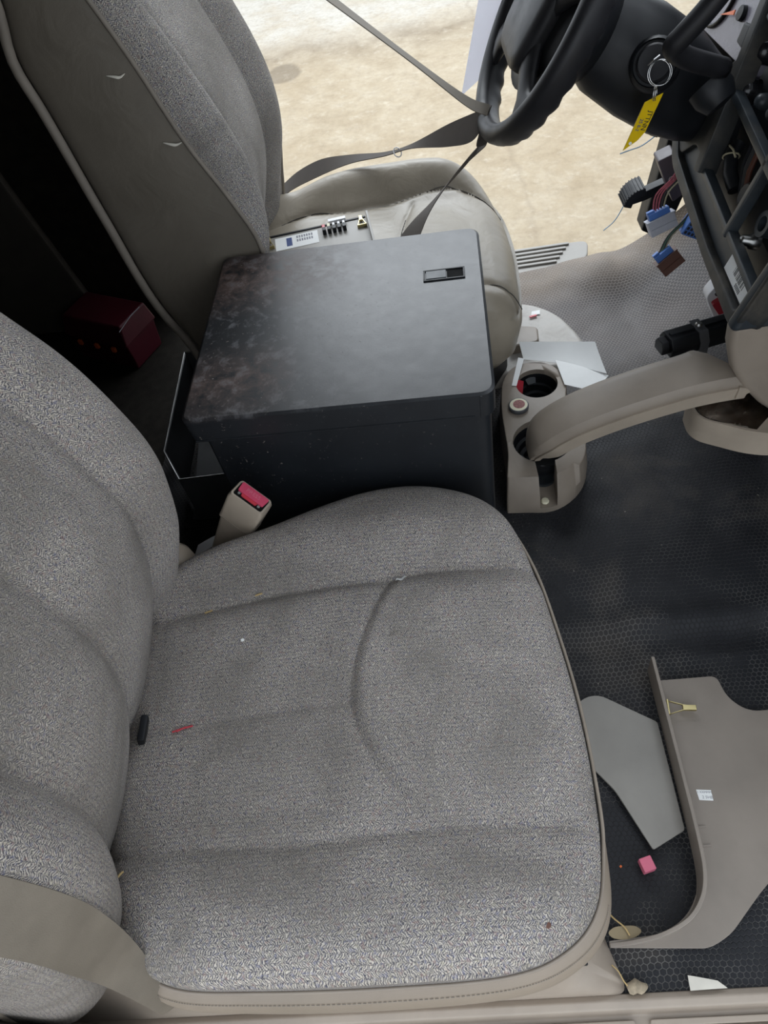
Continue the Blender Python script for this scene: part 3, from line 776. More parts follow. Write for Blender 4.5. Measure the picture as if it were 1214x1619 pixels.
for nm, sl in (('seam', sF), ('seam', sN), ('seam', sX)):
    pts = catmull([(x, y) for x, y in sl[1:]], 40)
    MB().tube([(p.x, p.y, ztopD(p.x, p.y) + 0.0004 - (0.05 * ss(0.13, 0.2, p.x) if nm == 'x' else 0) - max(0, 0.055 - math.sqrt(max(0, 0.055 ** 2 - max(0, 0.055 - (0.190 - p.x)) ** 2))) * (1 if p.x > 0.135 else 0)) for p in pts], 0.0011, 6).build(nm, M['seam'], DS, angle=180)
# piping where the cushion front turns down
cD = Vector((-0.12, 1.41))
ptsf = [p + (p - cD).normalized() * 0.006 for p in OD if p.x > -0.10]
MB().tube([(p.x, p.y, 0.292) for p in OD], 0.003, 6, close=True).build('piping', M['vinyl_driver'], DS, angle=180)
xfD = curve1([.28, .36, .44, .50, .56, .62, .69, .75, .80, .89, 1.0, 1.12], [-.335, -.322, -.305, -.285, -.268, -.262, -.268, -.283, -.300, -.335, -.385, -.445])
xsD = curve1([.28, .45, .557, .65, .738, .886, 1.0, 1.12], [-.335, -.30, -.285, -.312, -.347, -.390, -.43, -.48])
xbD = curve1([.28, .36, .45, .65, .83, .90, .96, 1.12], [-.475, -.488, -.515, -.538, -.553, -.560, -.545, -.54])
def frontD(y, z):
    v = -0.026 * ss(1.20, 1.28, y) * ss(1.60, 1.52, y)
    for q in (1.275, 1.53):
        d = abs(y - q); v -= 0.006 * math.exp(-d / 0.007) + 0.006 * math.exp(-d / 0.02)
    v += 0.004 * math.exp(-((z - 0.60) / 0.01) ** 2) * 0
    return v
backrest(DS, (0.28, 1.12), xfD, xsD, xbD, 1.178, 1.655, 0.045, frontD, M['fabric2'], M['vinyl_shaded'])
# rear edge welt of the side panel
MB().tube([(xbD(z) + 0.004, 1.180, z) for z in [0.28 + 0.02 * k for k in range(40)]], 0.008, 8).build('edge_welt', M['piping'], DS, angle=180)
# two tears in the vinyl showing foam
for (xa, za, xb, zb) in ((-0.430, 0.862, -0.402, 0.860), (-0.385, 0.757, -0.356, 0.752)):
    pts = catmull([(xa, 1.1735, za), ((xa + xb) / 2 - 0.002, 1.1725, (za + zb) / 2 - 0.002), ((xa + xb) / 2 + 0.005, 1.173, (za + zb) / 2 - 0.004), (xb, 1.1745, zb)], 12)
    MB().tube(pts, [0.0008 + 0.0028 * math.sin(math.pi * k / (len(pts) - 1)) for k in range(len(pts))], 6, flat=0.6).build('tear', M['foam'], DS, angle=180)
# moulded base ahead of the cushion
bs = MB()
q0 = rounded([(-0.40, 1.175), (0.06, 1.175), (0.11, 1.275), (0.372, 1.278), (0.362, 1.40), (0.318, 1.50), (0.25, 1.555), (-0.40, 1.60)], [0, 0.03, 0.06, 0.05, 0.08, 0.08, 0.05, 0])
q1 = rounded([(-0.40, 1.185), (0.06, 1.185), (0.11, 1.285), (0.352, 1.29), (0.343, 1.39), (0.302, 1.482), (0.24, 1.535), (-0.40, 1.58)], [0, 0.03, 0.06, 0.05, 0.08, 0.08, 0.05, 0])
bs.loft([with_z(q0, 0.03), with_z(q0, 0.05), with_z(q1, 0.082)])
bs.build('seat_base', M['basegrey'], DS, bevel=0.006, angle=60)
tag(bpy.data.objects['seat_base.001'], label='pale grey flaking moulded seat base')
MB().prism(with_z(rounded([(0.175, 1.345), (0.245, 1.35), (0.250, 1.405), (0.20, 1.42)], 0.012), 0.08), (0, 0, 0.028)).build('base_boss', M['beige_dk'], DS, bevel=0.007, seg=3)
MB().prism([(0.10, 1.19, 0.08), (0.165, 1.30, 0.08), (0.165, 1.55, 0.08), (-0.35, 1.58, 0.08), (-0.35, 1.19, 0.08)], (0, 0, 0.11)).build('riser', M['black'], DS, bevel=0.01)

# ================================================================== black metal box
bc = Vector((-0.139, 0.952)); ba = math.radians(-3.0)
def BX(u, v, z): # u along the box length, v across
    return (bc.x + u * math.cos(ba) - v * math.sin(ba), bc.y + u * math.sin(ba) + v * math.cos(ba), z)
BOX = thing('metal_box', (bc.x, bc.y, 0.55), 'black painted metal storage box with rust-worn lid between the seats', 'box')
hl, hw = 0.2265, 0.206
def rect(u0, u1, v0, v1, r, n=6): return rounded([(u0, v0), (u1, v0), (u1, v1), (u0, v1)], r, n)
lid = MB()
lt = rect(-hl, hl, -hw, hw, [0.003, 0.024, 0.024, 0.003]); lo = rect(-hl, hl, -hw, hw, [0.014, 0.024, 0.024, 0.014])
# skirt corners at the seat end are cut back towards the bottom
lb = rect(-hl + 0.004, hl, -hw, hw, [0.014, 0.024, 0.024, 0.014])
n_ = len(lt)
tp = rect(-hl, hl, -hw, hw, [0.014, 0.024, 0.024, 0.014])
inn = rect(-hl + 0.004, hl - 0.004, -hw + 0.004, hw - 0.004, [0.012, 0.021, 0.021, 0.012])
lid.loft([[BX(p[0], p[1], 0.506) for p in inn], [BX(p[0], p[1], 0.506) for p in lb], [BX(p[0], p[1], 0.5465) for p in tp], [BX(p[0], p[1], 0.5495) for p in inn]], cap=True)
lid.build('lid', M['boxpaint'], BOX, angle=25)
body = MB()
bt = rect(-hl + 0.022, hl - 0.006, -hw + 0.008, hw - 0.008, [0.006, 0.022, 0.022, 0.006])
body.loft([[BX(p[0], p[1], 0.062) for p in bt], [BX(p[0], p[1], 0.510) for p in bt]])
body.build('body', M['boxpaint'], BOX, angle=50)
# folded bead along the near bottom edge of the lid
MB().tube([BX(-hl + 0.01, -hw - 0.0005, 0.5075), BX(hl - 0.03, -hw - 0.0005, 0.5075)], 0.0014, 6).build('lid_bead', M['boxpaint'], BOX)
# corner strap at the front near corner
MB().prism([BX(hl - 0.022, -hw - 0.0012, 0.504), BX(hl - 0.019, -hw - 0.0012, 0.504), BX(hl - 0.019, -hw - 0.0012, 0.546), BX(hl - 0.022, -hw - 0.0012, 0.546)], (0, 0.003, 0)).build('corner_seam', M['boxpaint'], BOX)
# recessed paddle latch
lu0, lu1, lv0, lv1 = 0.131, 0.198, 0.063, 0.092
lf = MB()
outer = [(lu0, lv0), (lu1, lv0), (lu1, lv1), (lu0, lv1)]
def framebar(a, b, c, d, z0, z1): lf.hexa([BX(*a, z0), BX(*b, z0), BX(*c, z0), BX(*d, z0), BX(*a, z1), BX(*b, z1), BX(*c, z1), BX(*d, z1)])
tk = 0.0028
framebar((lu0, lv0), (lu1, lv0), (lu1, lv0 + tk), (lu0, lv0 + tk), 0.548, 0.5518)
framebar((lu0, lv1 - tk), (lu1, lv1 - tk), (lu1, lv1), (lu0, lv1), 0.548, 0.5518)
framebar((lu0, lv0 + tk), (lu0 + tk, lv0 + tk), (lu0 + tk, lv1 - tk), (lu0, lv1 - tk), 0.548, 0.5518)
framebar((lu1 - tk, lv0 + tk), (lu1, lv0 + tk), (lu1, lv1 - tk), (lu1 - tk, lv1 - tk), 0.548, 0.5518)
LF = lf.build('latch', M['black'], BOX, bevel=0.0006)
MB().hexa([BX(*p, 0.5490) for p in ((lu0 + .004, lv0 + .004), (lu0 + .037, lv0 + .004), (lu0 + .037, lv1 - .004), (lu0 + .004, lv1 - .004))] + [BX(*p, 0.5522) for p in ((lu0 + .004, lv0 + .004), (lu0 + .037, lv0 + .004), (lu0 + .037, lv1 - .004), (lu0 + .004, lv1 - .004))]).build('latch_paddle', M['slate'], LF, bevel=0.001)
MB().hexa([BX(*p, 0.5488) for p in ((lu0 + .038, lv0 + .003), (lu1 - .003, lv0 + .003), (lu1 - .003, lv1 - .003), (lu0 + .038, lv1 - .003))] + [BX(lu0 + .038, lv0 + .003, 0.5503), BX(lu1 - .003, lv0 + .003, 0.5497), BX(lu1 - .003, lv1 - .003, 0.5497), BX(lu0 + .038, lv1 - .003, 0.5503)]).build('latch_well', M['deep_black'], LF)
# ================================================================== steering wheel and column
WA = math.radians(59)
Wu = Vector((math.cos(WA), 0, math.sin(WA)))            # up in the wheel plane
Wn = Vector((math.sin(WA), 0, -math.cos(WA)))           # down the column, away from the driver
Wr = 0.205
Wc = Vector((0.147, 1.43, 0.588)) + Wu * Wr
WY = Vector((0, 1, 0))
def WP(a, r, d=0.0):  # a = angle from the bottom, positive towards the driver door
    return Wc + (-Wu * math.cos(a) + WY * math.sin(a)) * r + Wn * d
SW = thing('steering_wheel', Wc, 'black steering wheel with moulded finger grips and a belt looped round it', 'steering wheel')
rim = MB(); rings = []
NR = 150
for k in range(NR):
    a = 2 * math.pi * k / NR
    rad = -Wu * math.cos(a) + WY * math.sin(a)
    c = Wc + rad * Wr
    deg = abs((math.degrees(a) + 180) % 360 - 180)
    grip = 1.0 if 18 < deg < 115 else 0.0
    bumpy = 0.0045 * grip * (0.5 + 0.5 * math.cos(deg * 2 * math.pi / 11.5))
    ring = []
    for i in range(18):
        b = 2 * math.pi * i / 18
        rr, dd = math.cos(b), math.sin(b)
        er = 0.0185 if rr > 0 else 0.0175
        ed = (0.031 + bumpy) if dd > 0 else 0.0175
        ring.append(c + rad * rr * er + Wn * dd * ed)
    rings.append(ring)
rim.loft(rings, close=True)
rim.build('rim', M['black_soft'], SW, angle=180)
# spokes: broad tapered webs
for a0 in (math.radians(-52), math.radians(52), math.radians(-118), math.radians(118)):
    sp = []
    for k in range(9):
        t = k / 8; r = 0.075 + (0.197 - 0.075) * t
        wd_ = 0.040 - 0.020 * math.sin(math.pi * min(1, t * 0.9)) + (0.012 if t > 0.85 else 0)
        dep = 0.004 - 0.012 * (1 - t)
        c = WP(a0, r, dep); tn = (WP(a0 + 0.01, r) - WP(a0 - 0.01, r)).normalized()
        ring = []
        for i in range(12):
            b = 2 * math.pi * i / 12
            ring.append(c + tn * math.cos(b) * wd_ + Wn * math.sin(b) * (0.012 + 0.004 * (1 - t)))
        sp.append(ring)
    MB().loft(sp).build('spoke', M['black_soft'], SW, angle=60)
# centre pad
pad = []
for (k, d) in ((0.30, -0.034), (0.80, -0.032), (0.97, -0.024), (1.0, -0.010), (0.96, 0.02), (0.6, 0.045)):
    base_ = rounded([(-0.085, -0.095), (0.085, -0.095), (0.100, 0.06), (-0.100, 0.06)], 0.04, 6)
    pad.append([Wc + WY * p[0] * k + Wu * p[1] * k + Wn * d for p in base_])
MB().loft([[Wc + Wn * d + (WY * math.cos(2 * math.pi * i / 32) + Wu * math.sin(2 * math.pi * i / 32)) * r for i in range(32)] for d, r in ((0.0, 0.10), (0.012, 0.128), (0.035, 0.130), (0.075, 0.110), (0.10, 0.085))]).build('hub_cone', M['black'], SW, angle=50)
MB().loft(pad).build('centre_pad', M['black_soft'], SW, angle=60)
MB().tube([WP(math.radians(q), 0.1895, 0.020) for q in range(-110, -16, 3)], 0.0009, 5).build('seam_flash', M['inkgrey'], SW)

SC = thing('steering_column', Wc + Wn * 0.30, 'black steering column shroud with ignition lock and gear lever', 'steering column')
col = []
for (d, ry, ru, off) in ((0.028, 0.052, 0.054, 0.0), (0.060, 0.066, 0.066, 0.0), (0.105, 0.078, 0.074, -0.002), (0.125, 0.086, 0.082, -0.004), (0.20, 0.092, 0.090, -0.008), (0.28, 0.086, 0.088, -0.014), (0.34, 0.07, 0.075, -0.02), (0.42, 0.05, 0.05, -0.02)):
    c = Wc + Wn * d + Wu * off
    ring = []
    for i in range(28):
        b = 2 * math.pi * i / 28
        cs, sn = math.cos(b), math.sin(b); k = (abs(cs) ** 2.6 + abs(sn) ** 2.6) ** (-1 / 2.6)
        ring.append(c + WY * cs * k * ry + Wu * sn * k * ru)
    col.append(ring)
MB().loft(col).build('shroud', M['black'], SC, angle=40)
hb = []
for (d, r) in ((0.008, 0.060), (0.03, 0.056), (0.05, 0.05)):
    hb.append([Wc + Wn * d + (WY * math.cos(2 * math.pi * i / 24) + Wu * math.sin(2 * math.pi * i / 24)) * r for i in range(24)])
MB().loft(hb).build('hub_collar', M['slate'], SC, angle=50)
KC = Vector((0.417, 1.318, 0.690)); KA = Vector((-0.28, -0.80, 0.45)).normalized()
IG = MB().lathe(KC - KA * 0.03, KA, [(0.0, 0), (0.043, 0.0), (0.041, 0.024), (0.036, 0.031), (0.034, 0.026), (0.0, 0.026)], 30).build('ignition_bezel', M['black'], SC, angle=40)
MB().lathe(KC - KA * 0.005, KA, [(0.0, 0), (0.030, 0.0), (0.029, 0.012), (0.026, 0.015), (0.0, 0.013)], 30).build('lock_cylinder', M['black_soft'], IG, angle=40)
# gear lever
gl = catmull([(0.478, 1.21, 0.835), (0.450, 1.215, 0.795), (0.424, 1.222, 0.763), (0.414, 1.228, 0.748), (0.424, 1.236, 0.735), (0.452, 1.252, 0.715), (0.52, 1.285, 0.678)], 42)
MB().tube(gl, 0.0165, 14).build('gear_lever', M['black_soft'], SC, angle=180)
MB().lathe((0.505, 1.30, 0.65), (0.5, -0.6, -0.6), [(0, 0), (0.035, 0.0), (0.035, 0.02), (0.026, 0.04), (0.0, 0.045)], 22).build('lever_boot', M['black'], SC, angle=40)

# keys ----------------------------------------------------------------
KR = thing('key_ring', KC, 'ignition key on split rings with a yellow plastic tag', 'keys')
kd = KA
kx = Vector((0.75, -0.1, 0.65)); kx = (kx - kd * kx.dot(kd)).normalized(); ky = kd.cross(kx)
kp = KC + kd * 0.004
MB().prism([kp + kx * a + kd * b for a, b in ((-0.004, 0), (0.004, 0), (0.004, 0.012), (0.010, 0.016), (0.011, 0.032), (0.0, 0.037), (-0.011, 0.032), (-0.010, 0.016), (-0.004, 0.012))], ky * 0.0022).build('key', M['chrome'], KR, bevel=0.0005)
# blade edge catching the light
def circ(c, r, u, v, n=40): return [Vector(c) + (Vector(u) * math.cos(2 * math.pi * i / n) + Vector(v) * math.sin(2 * math.pi * i / n)) * r for i in range(n)]
rc_ = KC + Vector((0.0, -0.030, -0.004))
u_ = Vector((0.98, 0.0, -0.15)).normalized(); v_ = Vector((0.1, 0.35, 0.93)).normalized()
MB().tube(circ(rc_, 0.0185, u_, v_), 0.0008, 6, close=True).build('split_ring', M['chrome'], KR, angle=180)
MB().tube(circ(rc_ + Vector((0.002, -0.002, 0.0015)), 0.0185, u_, v_), 0.0008, 6, close=True).build('split_ring', M['chrome'], KR, angle=180)
r2 = rc_ + Vector((-0.004, -0.002, -0.029))
for q in (0, 1):
    MB().tube(circ(r2 + Vector((0.003 * q, 0, 0)), 0.012, Vector((0.35, 0.9, 0.1)).normalized(), Vector((-0.1, -0.05, 1)).normalized(), 28), 0.0009, 6, close=True).build('small_ring', M['chrome'], KR, angle=180)
tb = r2 + Vector((0, -0.002, -0.008))
tgx = Vector((1, 0, 0.06)).normalized(); tgz = Vector((-0.30, 0.12, -1)).normalized()
tpts = [tb + tgx * a + tgz * b for a, b in ((-0.013, 0.004), (0.013, -0.006), (0.013, 0.062), (0.006, 0.076), (-0.013, 0.091))]
TG = MB().prism(tpts, (0, 0.0022, 0)).build('tag', M['yellow'], KR, bevel=0.0004)
tag(TG, label='yellow plastic key tag with handwriting')
text_part('tag_writing', 'JTTNN', 0.0115, tb + tgx * 0.0055 + tgz * 0.040 + Vector((0, -0.0004, 0)), tgz, tgx, M['ink'], TG)
text_part('tag_writing', '25 8-2', 0.0085, tb + tgx * -0.0045 + tgz * 0.045 + Vector((0, -0.0004, 0)), tgz, tgx, M['inkblue'], TG)
MB().lathe(tb + tgx * -0.006 + tgz * 0.078 + Vector((0, -0.0006, 0)), (0, -1, 0), [(0, 0), (0.0028, 0), (0.0028, 0.0006), (0, 0.0006)], 14).build('eyelet', M['white'], TG)

# ================================================================== dashboard
O_ = Vector((0.475, 1.0, 0.45)); Nn = Vector((-0.951, 0.06, 0.309)).normalized()
Es = Vector((0.063, 0.998, 0)).normalized(); Eh = Es.cross(Nn).normalized()
def DP(s_, h, d=0.0): return O_ + Es * s_ + Eh * h - Nn * d
DB = thing('dashboard', (0.62, 1.05, 0.2), 'dark dashboard with its centre trim removed, ribs and wiring exposed', 'dashboard')
def dpl(name, poly, d0, th, mat, bev=0.003, parent=None, label=None, seg=2):
    o = MB().prism([DP(p[0], p[1], d0) for p in poly], -Nn * th).build(name, mat, parent or DB, bevel=bev, seg=seg)
    if label: o['label'] = label
    return o
# lower lip of the bezel with a rounded near corner
lip = rounded([(-0.088, -0.012), (0.12, -0.008), (0.415, 0.010), (0.478, 0.045), (0.462, 0.066), (0.40, 0.034), (0.12, 0.014), (-0.060, 0.013), (-0.060, 0.40), (-0.088, 0.40)], [0.035, 0.02, 0.03, 0.02, 0.01, 0.01, 0.01, 0.012, 0, 0])
dpl('bezel', lip, 0.0, 0.045, M['dash_dusty'], 0.006)
dpl('pocket_strip', rounded([(-0.065, 0.010), (0.12, 0.010), (0.41, 0.034), (0.36, 0.075), (0.10, 0.052), (-0.065, 0.050)], 0.008), 0.014, 0.012, M['slate'], 0.003, label='glossy slate pocket strip')
dpl('knee_panel', rounded([(0.478, 0.046), (0.462, 0.12), (0.35, 0.235), (0.315, 0.20), (0.285, 0.075), (0.36, 0.075), (0.40, 0.036)], 0.012), 0.004, 0.02, M['dash_dusty'], 0.004)
def bar(a, b, wd_, d0=0.0, th=0.02, mat=None, name='rib'):
    a = Vector(a); b = Vector(b); t_ = (b - a).normalized(); p_ = Vector((-t_.y, t_.x)) * wd_ / 2
    return dpl(name, [a - p_, b - p_, b + p_, a + p_], d0, th, mat or M['slate'], 0.003)
bar((-0.065, 0.052), (0.31, 0.068), 0.012, 0.002)
bar((-0.065, 0.163), (0.31, 0.186), 0.014, 0.000)
bar((0.094, 0.05), (0.098, 0.39), 0.014, 0.000)
bar((0.284, 0.060), (0.385, 0.42), 0.026, -0.006, 0.035, M['dash_dusty'], 'divider')
bar((-0.065, 0.275), (0.33, 0.30), 0.014, 0.0)
dpl('inner_liner', [(-0.085, -0.005), (0.50, 0.02), (0.50, 0.42), (-0.085, 0.42)], 0.075, 0.02, M['slate'], 0)
# things behind the ribs
def dknob(s_, h, d, r, mat, ln=0.03):
    return MB().lathe(DP(s_, h, d), Nn, [(0, 0), (r, 0), (r * 1.02, ln * 0.5), (r * 0.8, ln * 0.86), (r * 0.4, ln), (0, ln)], 20).build('knob', mat, DB, angle=60)
dknob(0.336, 0.247, 0.045, 0.020, M['black_gloss'], 0.034)
dknob(0.322, 0.190, 0.045, 0.020, M['black_gloss'], 0.034)
dknob(0.258, 0.200, 0.045, 0.013, M['slate'], 0.026)
dknob(0.203, 0.205, 0.045, 0.012, M['slate'], 0.026)
MB().lathe(DP(0.062, 0.066, 0.045), Nn, [(0, 0), (0.013, 0), (0.013, 0.012), (0.009, 0.016), (0.008, 0.028), (0.004, 0.031), (0, 0.031)], 16).build('bolt', M['steel'], DB, angle=50)
MB().lathe(DP(0.046, 0.105, 0.040), Nn, [(0, 0), (0.020, 0), (0.020, 0.016), (0.012, 0.016), (0.011, 0.004), (0, 0.004)], 20).build('socket', M['slate'], DB, angle=50)
MB().lathe(DP(0.150, 0.094, 0.045), Nn, [(0, 0), (0.022, 0), (0.022, 0.012), (0.019, 0.016), (0, 0.016)], 22).build('grommet', M['dash_dusty'], DB, angle=50)
MB().tube([DP(0.275, 0.125, 0.04), DP(0.262, 0.105, 0.032), DP(0.235, 0.088, 0.032), DP(0.205, 0.076, 0.040)], 0.012, 12).build('hose', M['black'], DB, angle=60)
MB().tube(circ(DP(0.262, 0.105, 0.032), 0.0135, (Eh * 0.8 - Es * 0.6).normalized(), Nn, 20), 0.0016, 6, close=True).build('hose_clip', M['wire_tan'], DB)
MB().tube([DP(0.268, 0.120, 0.022), DP(0.245, 0.124, 0.020), DP(0.232, 0.118, 0.024)], 0.0018, 7).build('tie', M['wire_tan'], DB)
for k, mt in enumerate((M['black'], M['wire_dark'], M['brown'])):
    MB().tube([DP(0.245 - 0.016 * k, 0.155, 0.045), DP(0.215 - 0.014 * k, 0.118, 0.036), DP(0.188 - 0.010 * k, 0.075, 0.045)], 0.0045, 8).build('harness_wire', mt, DB)
MB().box(DP(0.03, 0.105, 0.068), (0.02, 0.10, 0.09), Matrix((-Nn, Es, Eh)).transposed()).build('module_box', M['black'], DB, bevel=0.004)
# white barcode sticker on the pocket strip
SK = dpl('sticker', [(0.056, 0.016), (-0.045, 0.016), (-0.045, 0.046), (0.056, 0.046)], 0.0132, 0.0006, M['white'], 0, label='white barcode sticker')
rs_ = random.Random(3)
for k in range(13):
    s0 = 0.024 - k * 0.0040; wdt = rs_.choice((0.0009, 0.0016, 0.0024))
    dpl('print_bar', [(s0, 0.028), (s0 - wdt, 0.028), (s0 - wdt, 0.042), (s0, 0.042)], 0.0130, 0.0002, M['ink'], 0, SK)
for k in range(6):
    s0 = -0.001 - k * 0.004
    dpl('print_bar', [(s0, 0.019), (s0 - 0.002, 0.019), (s0 - 0.002, 0.026), (s0, 0.026)], 0.0130, 0.0002, M['ink'], 0, SK)
# instrument cluster
CL = dpl('gauge_face', rounded([(0.325, 0.205), (0.70, 0.17), (0.70, 0.42), (0.375, 0.42)], 0.02), 0.034, 0.01, M['lens'], 0.002, label='smoky instrument cluster face')
for (s_, h, r) in ((0.405, 0.345, 0.040), (0.62, 0.26, 0.07)):
    MB().tube(circ(DP(s_, h, 0.031), r, Es, Eh, 32), 0.004, 8, close=True).build('gauge_ring', M['black'], CL, angle=180)
MB().lathe(DP(0.488, 0.252, 0.034), Nn, [(0, 0), (0.013, 0), (0.012, 0.008), (0, 0.009)], 18).build('needle_hub', M['black'], CL, angle=50)
MB().prism([DP(0.505, 0.2425, 0.024), DP(0.507, 0.2500, 0.024), DP(0.562, 0.224, 0.024)], -Nn * 0.002).build('gauge_needle', M['orange'], CL)
MB().prism([DP(0.405, 0.222, 0.022), DP(0.440, 0.222, 0.022), DP(0.445, 0.252, 0.022), DP(0.415, 0.258, 0.022)], -Nn * 0.008).build('cluster_button', M['black'], CL, bevel=0.004)
for k in range(5):
    MB().tube([DP(0.465 + 0.006 * k, 0.285 + 0.002 * k, 0.033), DP(0.349 + 0.006 * k + 0.12, 0.292 + 0.002 * k, 0.033)], 0.0008, 5).build('gauge_tick', M['white'], CL)
dpl('cluster_brow', rounded([(0.30, 0.10), (0.34, 0.19), (0.70, 0.16), (0.70, 0.07)], 0.015), 0.02, 0.03, M['black'], 0.005)
# passenger-side end wall and body behind the face
pe = [DP(-0.088, -0.012), DP(-0.088, 0.40), DP(-0.088, 0.40) + Vector((0.35, 0, 0)), DP(-0.088, -0.012) + Vector((0.42, -0.01, 0.02))]
MB().prism(pe, (0, 0.03, 0)).build('end_wall', M['slate'], DB, bevel=0.01, seg=3)
MB().prism([(0.62, 0.95, 0.42), (0.98, 0.95, 0.42), (0.98, 0.95, 0.92), (0.66, 0.95, 0.92)], (0, 0.82, 0)).build('body', M['deep_black'], DB, bevel=0.01)
MB().prism([(0.60, 0.10, 0.47), (0.95, 0.10, 0.47), (0.95, 0.10, 0.90), (0.66, 0.10, 0.90)], (0, 0.80, 0)).build('passenger_body', M['slate'], DB, bevel=0.03, seg=3)
# beige lower trim below the end wall
lp = [(0.470, 0.448), (0.474, 0.405), (0.490, 0.355), (0.515, 0.312), (0.555, 0.265), (0.60, 0.225), (0.66, 0.20), (0.94, 0.20), (0.94, 0.475), (0.60, 0.470)]
LT = MB().prism([(x, 0.915, z) for x, z in lp], (0, 0.036, 0)).build('lower_trim', M['beige_dk'], DB, bevel=0.012, seg=3, blim=50)
tag(LT, label='taupe lower dash moulding')
# ashtray pulled out below the lower trim
def open_tray(name, outline, z0, z1, t_, mo, mi, parent, lab=None):
    n = len(outline); c = sum((Vector(p) for p in outline), Vector((0, 0))) / n
    inn_ = [Vector(p) + (c - Vector(p)).normalized() * t_ for p in outline]
    o1 = MB().loft([with_z(outline, z0), with_z(outline, z1), with_z(inn_, z1), with_z([c + (Vector(p) - c) * 0.9 for p in inn_], z0 + 0.004)], cap=True).build(name, mo, parent, angle=50)
    inn2 = [p + (c - p).normalized() * 0.0012 for p in inn_]
    o2 = MB().loft([with_z(inn2, z1 - 0.001), with_z([c + (p - c) * 0.88 for p in inn2], z0 + 0.007), with_z([c + (p - c) * 0.2 for p in inn2], z0 + 0.0055)], cap=True).build(name + '_liner', mi, parent, angle=50)
    bm = bmesh.new(); bm.from_mesh(o2.data)
    bmesh.ops.delete(bm, geom=[f for f in bm.faces if len(f.verts) > 4 and f.calc_center_median().z > z1 - 0.01 - (parent.location.z if parent else 0)], context='FACES')
    bm.to_mesh(o2.data); bm.free()
    return o1
AT = thing('ashtray', (0.53, 0.90, 0.19), 'open beige ashtray drawer with rusty bright lining under the dash', 'ashtray')
ao = rounded([(0.450, 0.975), (0.447, 0.918), (0.545, 0.858), (0.68, 0.845), (0.70, 0.96)], [0.01, 0.028, 0.04, 0.02, 0.01])
open_tray('drawer', ao, 0.195, 0.252, 0.006, M['beige'], M['rusty_chrome'], AT)
lipP = [Vector(p) + (Vector((0.55, 0.91)) - Vector(p)).normalized() * 0.0085 for p in ao]
MB().ribbon([(p.x, p.y, 0.2465) for p in lipP[3:16]], [(0, 0, 0.005)] * len(lipP[3:16]), 0.0008).build('lining_lip', M['chrome'], AT)
MB().prism([(0.535, 0.868, 0.251), (0.66, 0.853, 0.251), (0.66, 0.93, 0.251), (0.575, 0.905, 0.251)], (0, 0, -0.003)).build('drawer_lid', M['beige'], AT, bevel=0.001)

# ================================================================== padded trim arm across the tunnel
AR = thing('trim_arm', (0.33, 0.97, 0.15), 'curved taupe padded console trim arm reaching over the cup holders', 'trim')
axz = [(0.163, 0.150), (0.168, 0.172), (0.182, 0.200), (0.208, 0.228), (0.245, 0.253), (0.30, 0.277), (0.36, 0.296), (0.42, 0.310), (0.465, 0.317), (0.490, 0.316)]
ap = catmull([(x, 0, z) for x, z in axz], 54)
def sweep(name, prof_fn, mat, lo=0, hi=None, lab=None):
    rg = []
    P = ap[lo:hi]
    for i, p in enumerate(P):
        t_ = (P[min(i + 1, len(P) - 1)] - P[max(i - 1, 0)]).normalized(); nn = Vector((-t_.z, 0, t_.x))
        u = (i + lo) / (len(ap) - 1)
        yc = 0.982 - 0.012 * u - 0.012 * math.sin(math.pi * u)
        rg.append([Vector((p.x - a * 0.8 * ss(0.78, 1.0, u), yc + a, p.z)) + nn * b for a, b in prof_fn(u)])
    o = MB().loft(rg).build(name, mat, AR, angle=45)
    if lab: o['label'] = lab
    return o
def pf_top(u):
    wv = 0.030 + 0.018 * ss(0, 0.3, u); h = 0.004 + 0.014 * ss(0, 0.25, u)
    fl_ = ss(0.8, 1.0, u) * 0.012
    return [(-wv, -0.006), (-wv - 0.001, 0.002), (-wv + 0.006, h * 0.75), (-wv * 0.4, h), (wv * 0.4, h), (wv * 0.85, h * 0.6), (wv + 0.002, -0.002 - fl_), (wv + 0.012 * u, -0.018 - fl_), (wv * 0.5, -0.012), (-wv * 0.6, -0.010)]
def pf_lip(u):
    wv = 0.030 + 0.018 * ss(0, 0.3, u); lh = 0.012 + 0.016 * ss(0, 0.2, u)
    return [(-wv - 0.001, -0.0065 - lh), (-wv - 0.0035, -0.0065), (-wv + 0.006, -0.0063), (-wv + 0.006, -0.0065 - lh)]
sweep('pad', pf_top, M['beige_dk'])
sweep('edge_trim', pf_lip, M['beige'], lab='paler lower edge of the arm')
MB().prism([(0.508, 0.914, 0.288), (0.510, 0.914, 0.316), (0.545, 0.920, 0.300)], (0, 0.02, 0)).build('tip', M['beige'], AR, bevel=0.002)

# black module strapped beside the arm
MD = thing('control_module', (0.47, 1.09, 0.25), 'long black plastic module held by a bolted metal strap under the dash', 'module')
ma, mb_ = Vector((0.432, 1.075, 0.292)), Vector((0.60, 1.115, 0.290))
mt_ = (mb_ - ma).normalized(); mY = Vector((0, 0, 1)).cross(mt_).normalized()
oc = [(-0.024, -0.018), (0.024, -0.018), (0.026, 0.004), (0.016, 0.020), (-0.016, 0.020), (-0.026, 0.004)]
MB().loft([[ma + mt_ * q + mY * a + Vector((0, 0, b)) for a, b in oc] for q in (0, 0.17)]).build('housing', M['black'], MD, bevel=0.003)
MB().loft([[ma + mt_ * q + mY * a * 0.6 + Vector((0, 0, b * 0.7)) for a, b in oc] for q in (-0.014, 0.0)]).build('plug', M['black_soft'], MD, bevel=0.002)
MB().loft([[ma + mt_ * (0.0 + q) + mY * a + Vector((0, 0, 0.020 + b)) for a, b in ((-0.003, 0), (0.003, 0), (0.003, 0.003), (-0.003, 0.003))] for q in (0.005, 0.16)]).build('ridge', M['black'], MD)
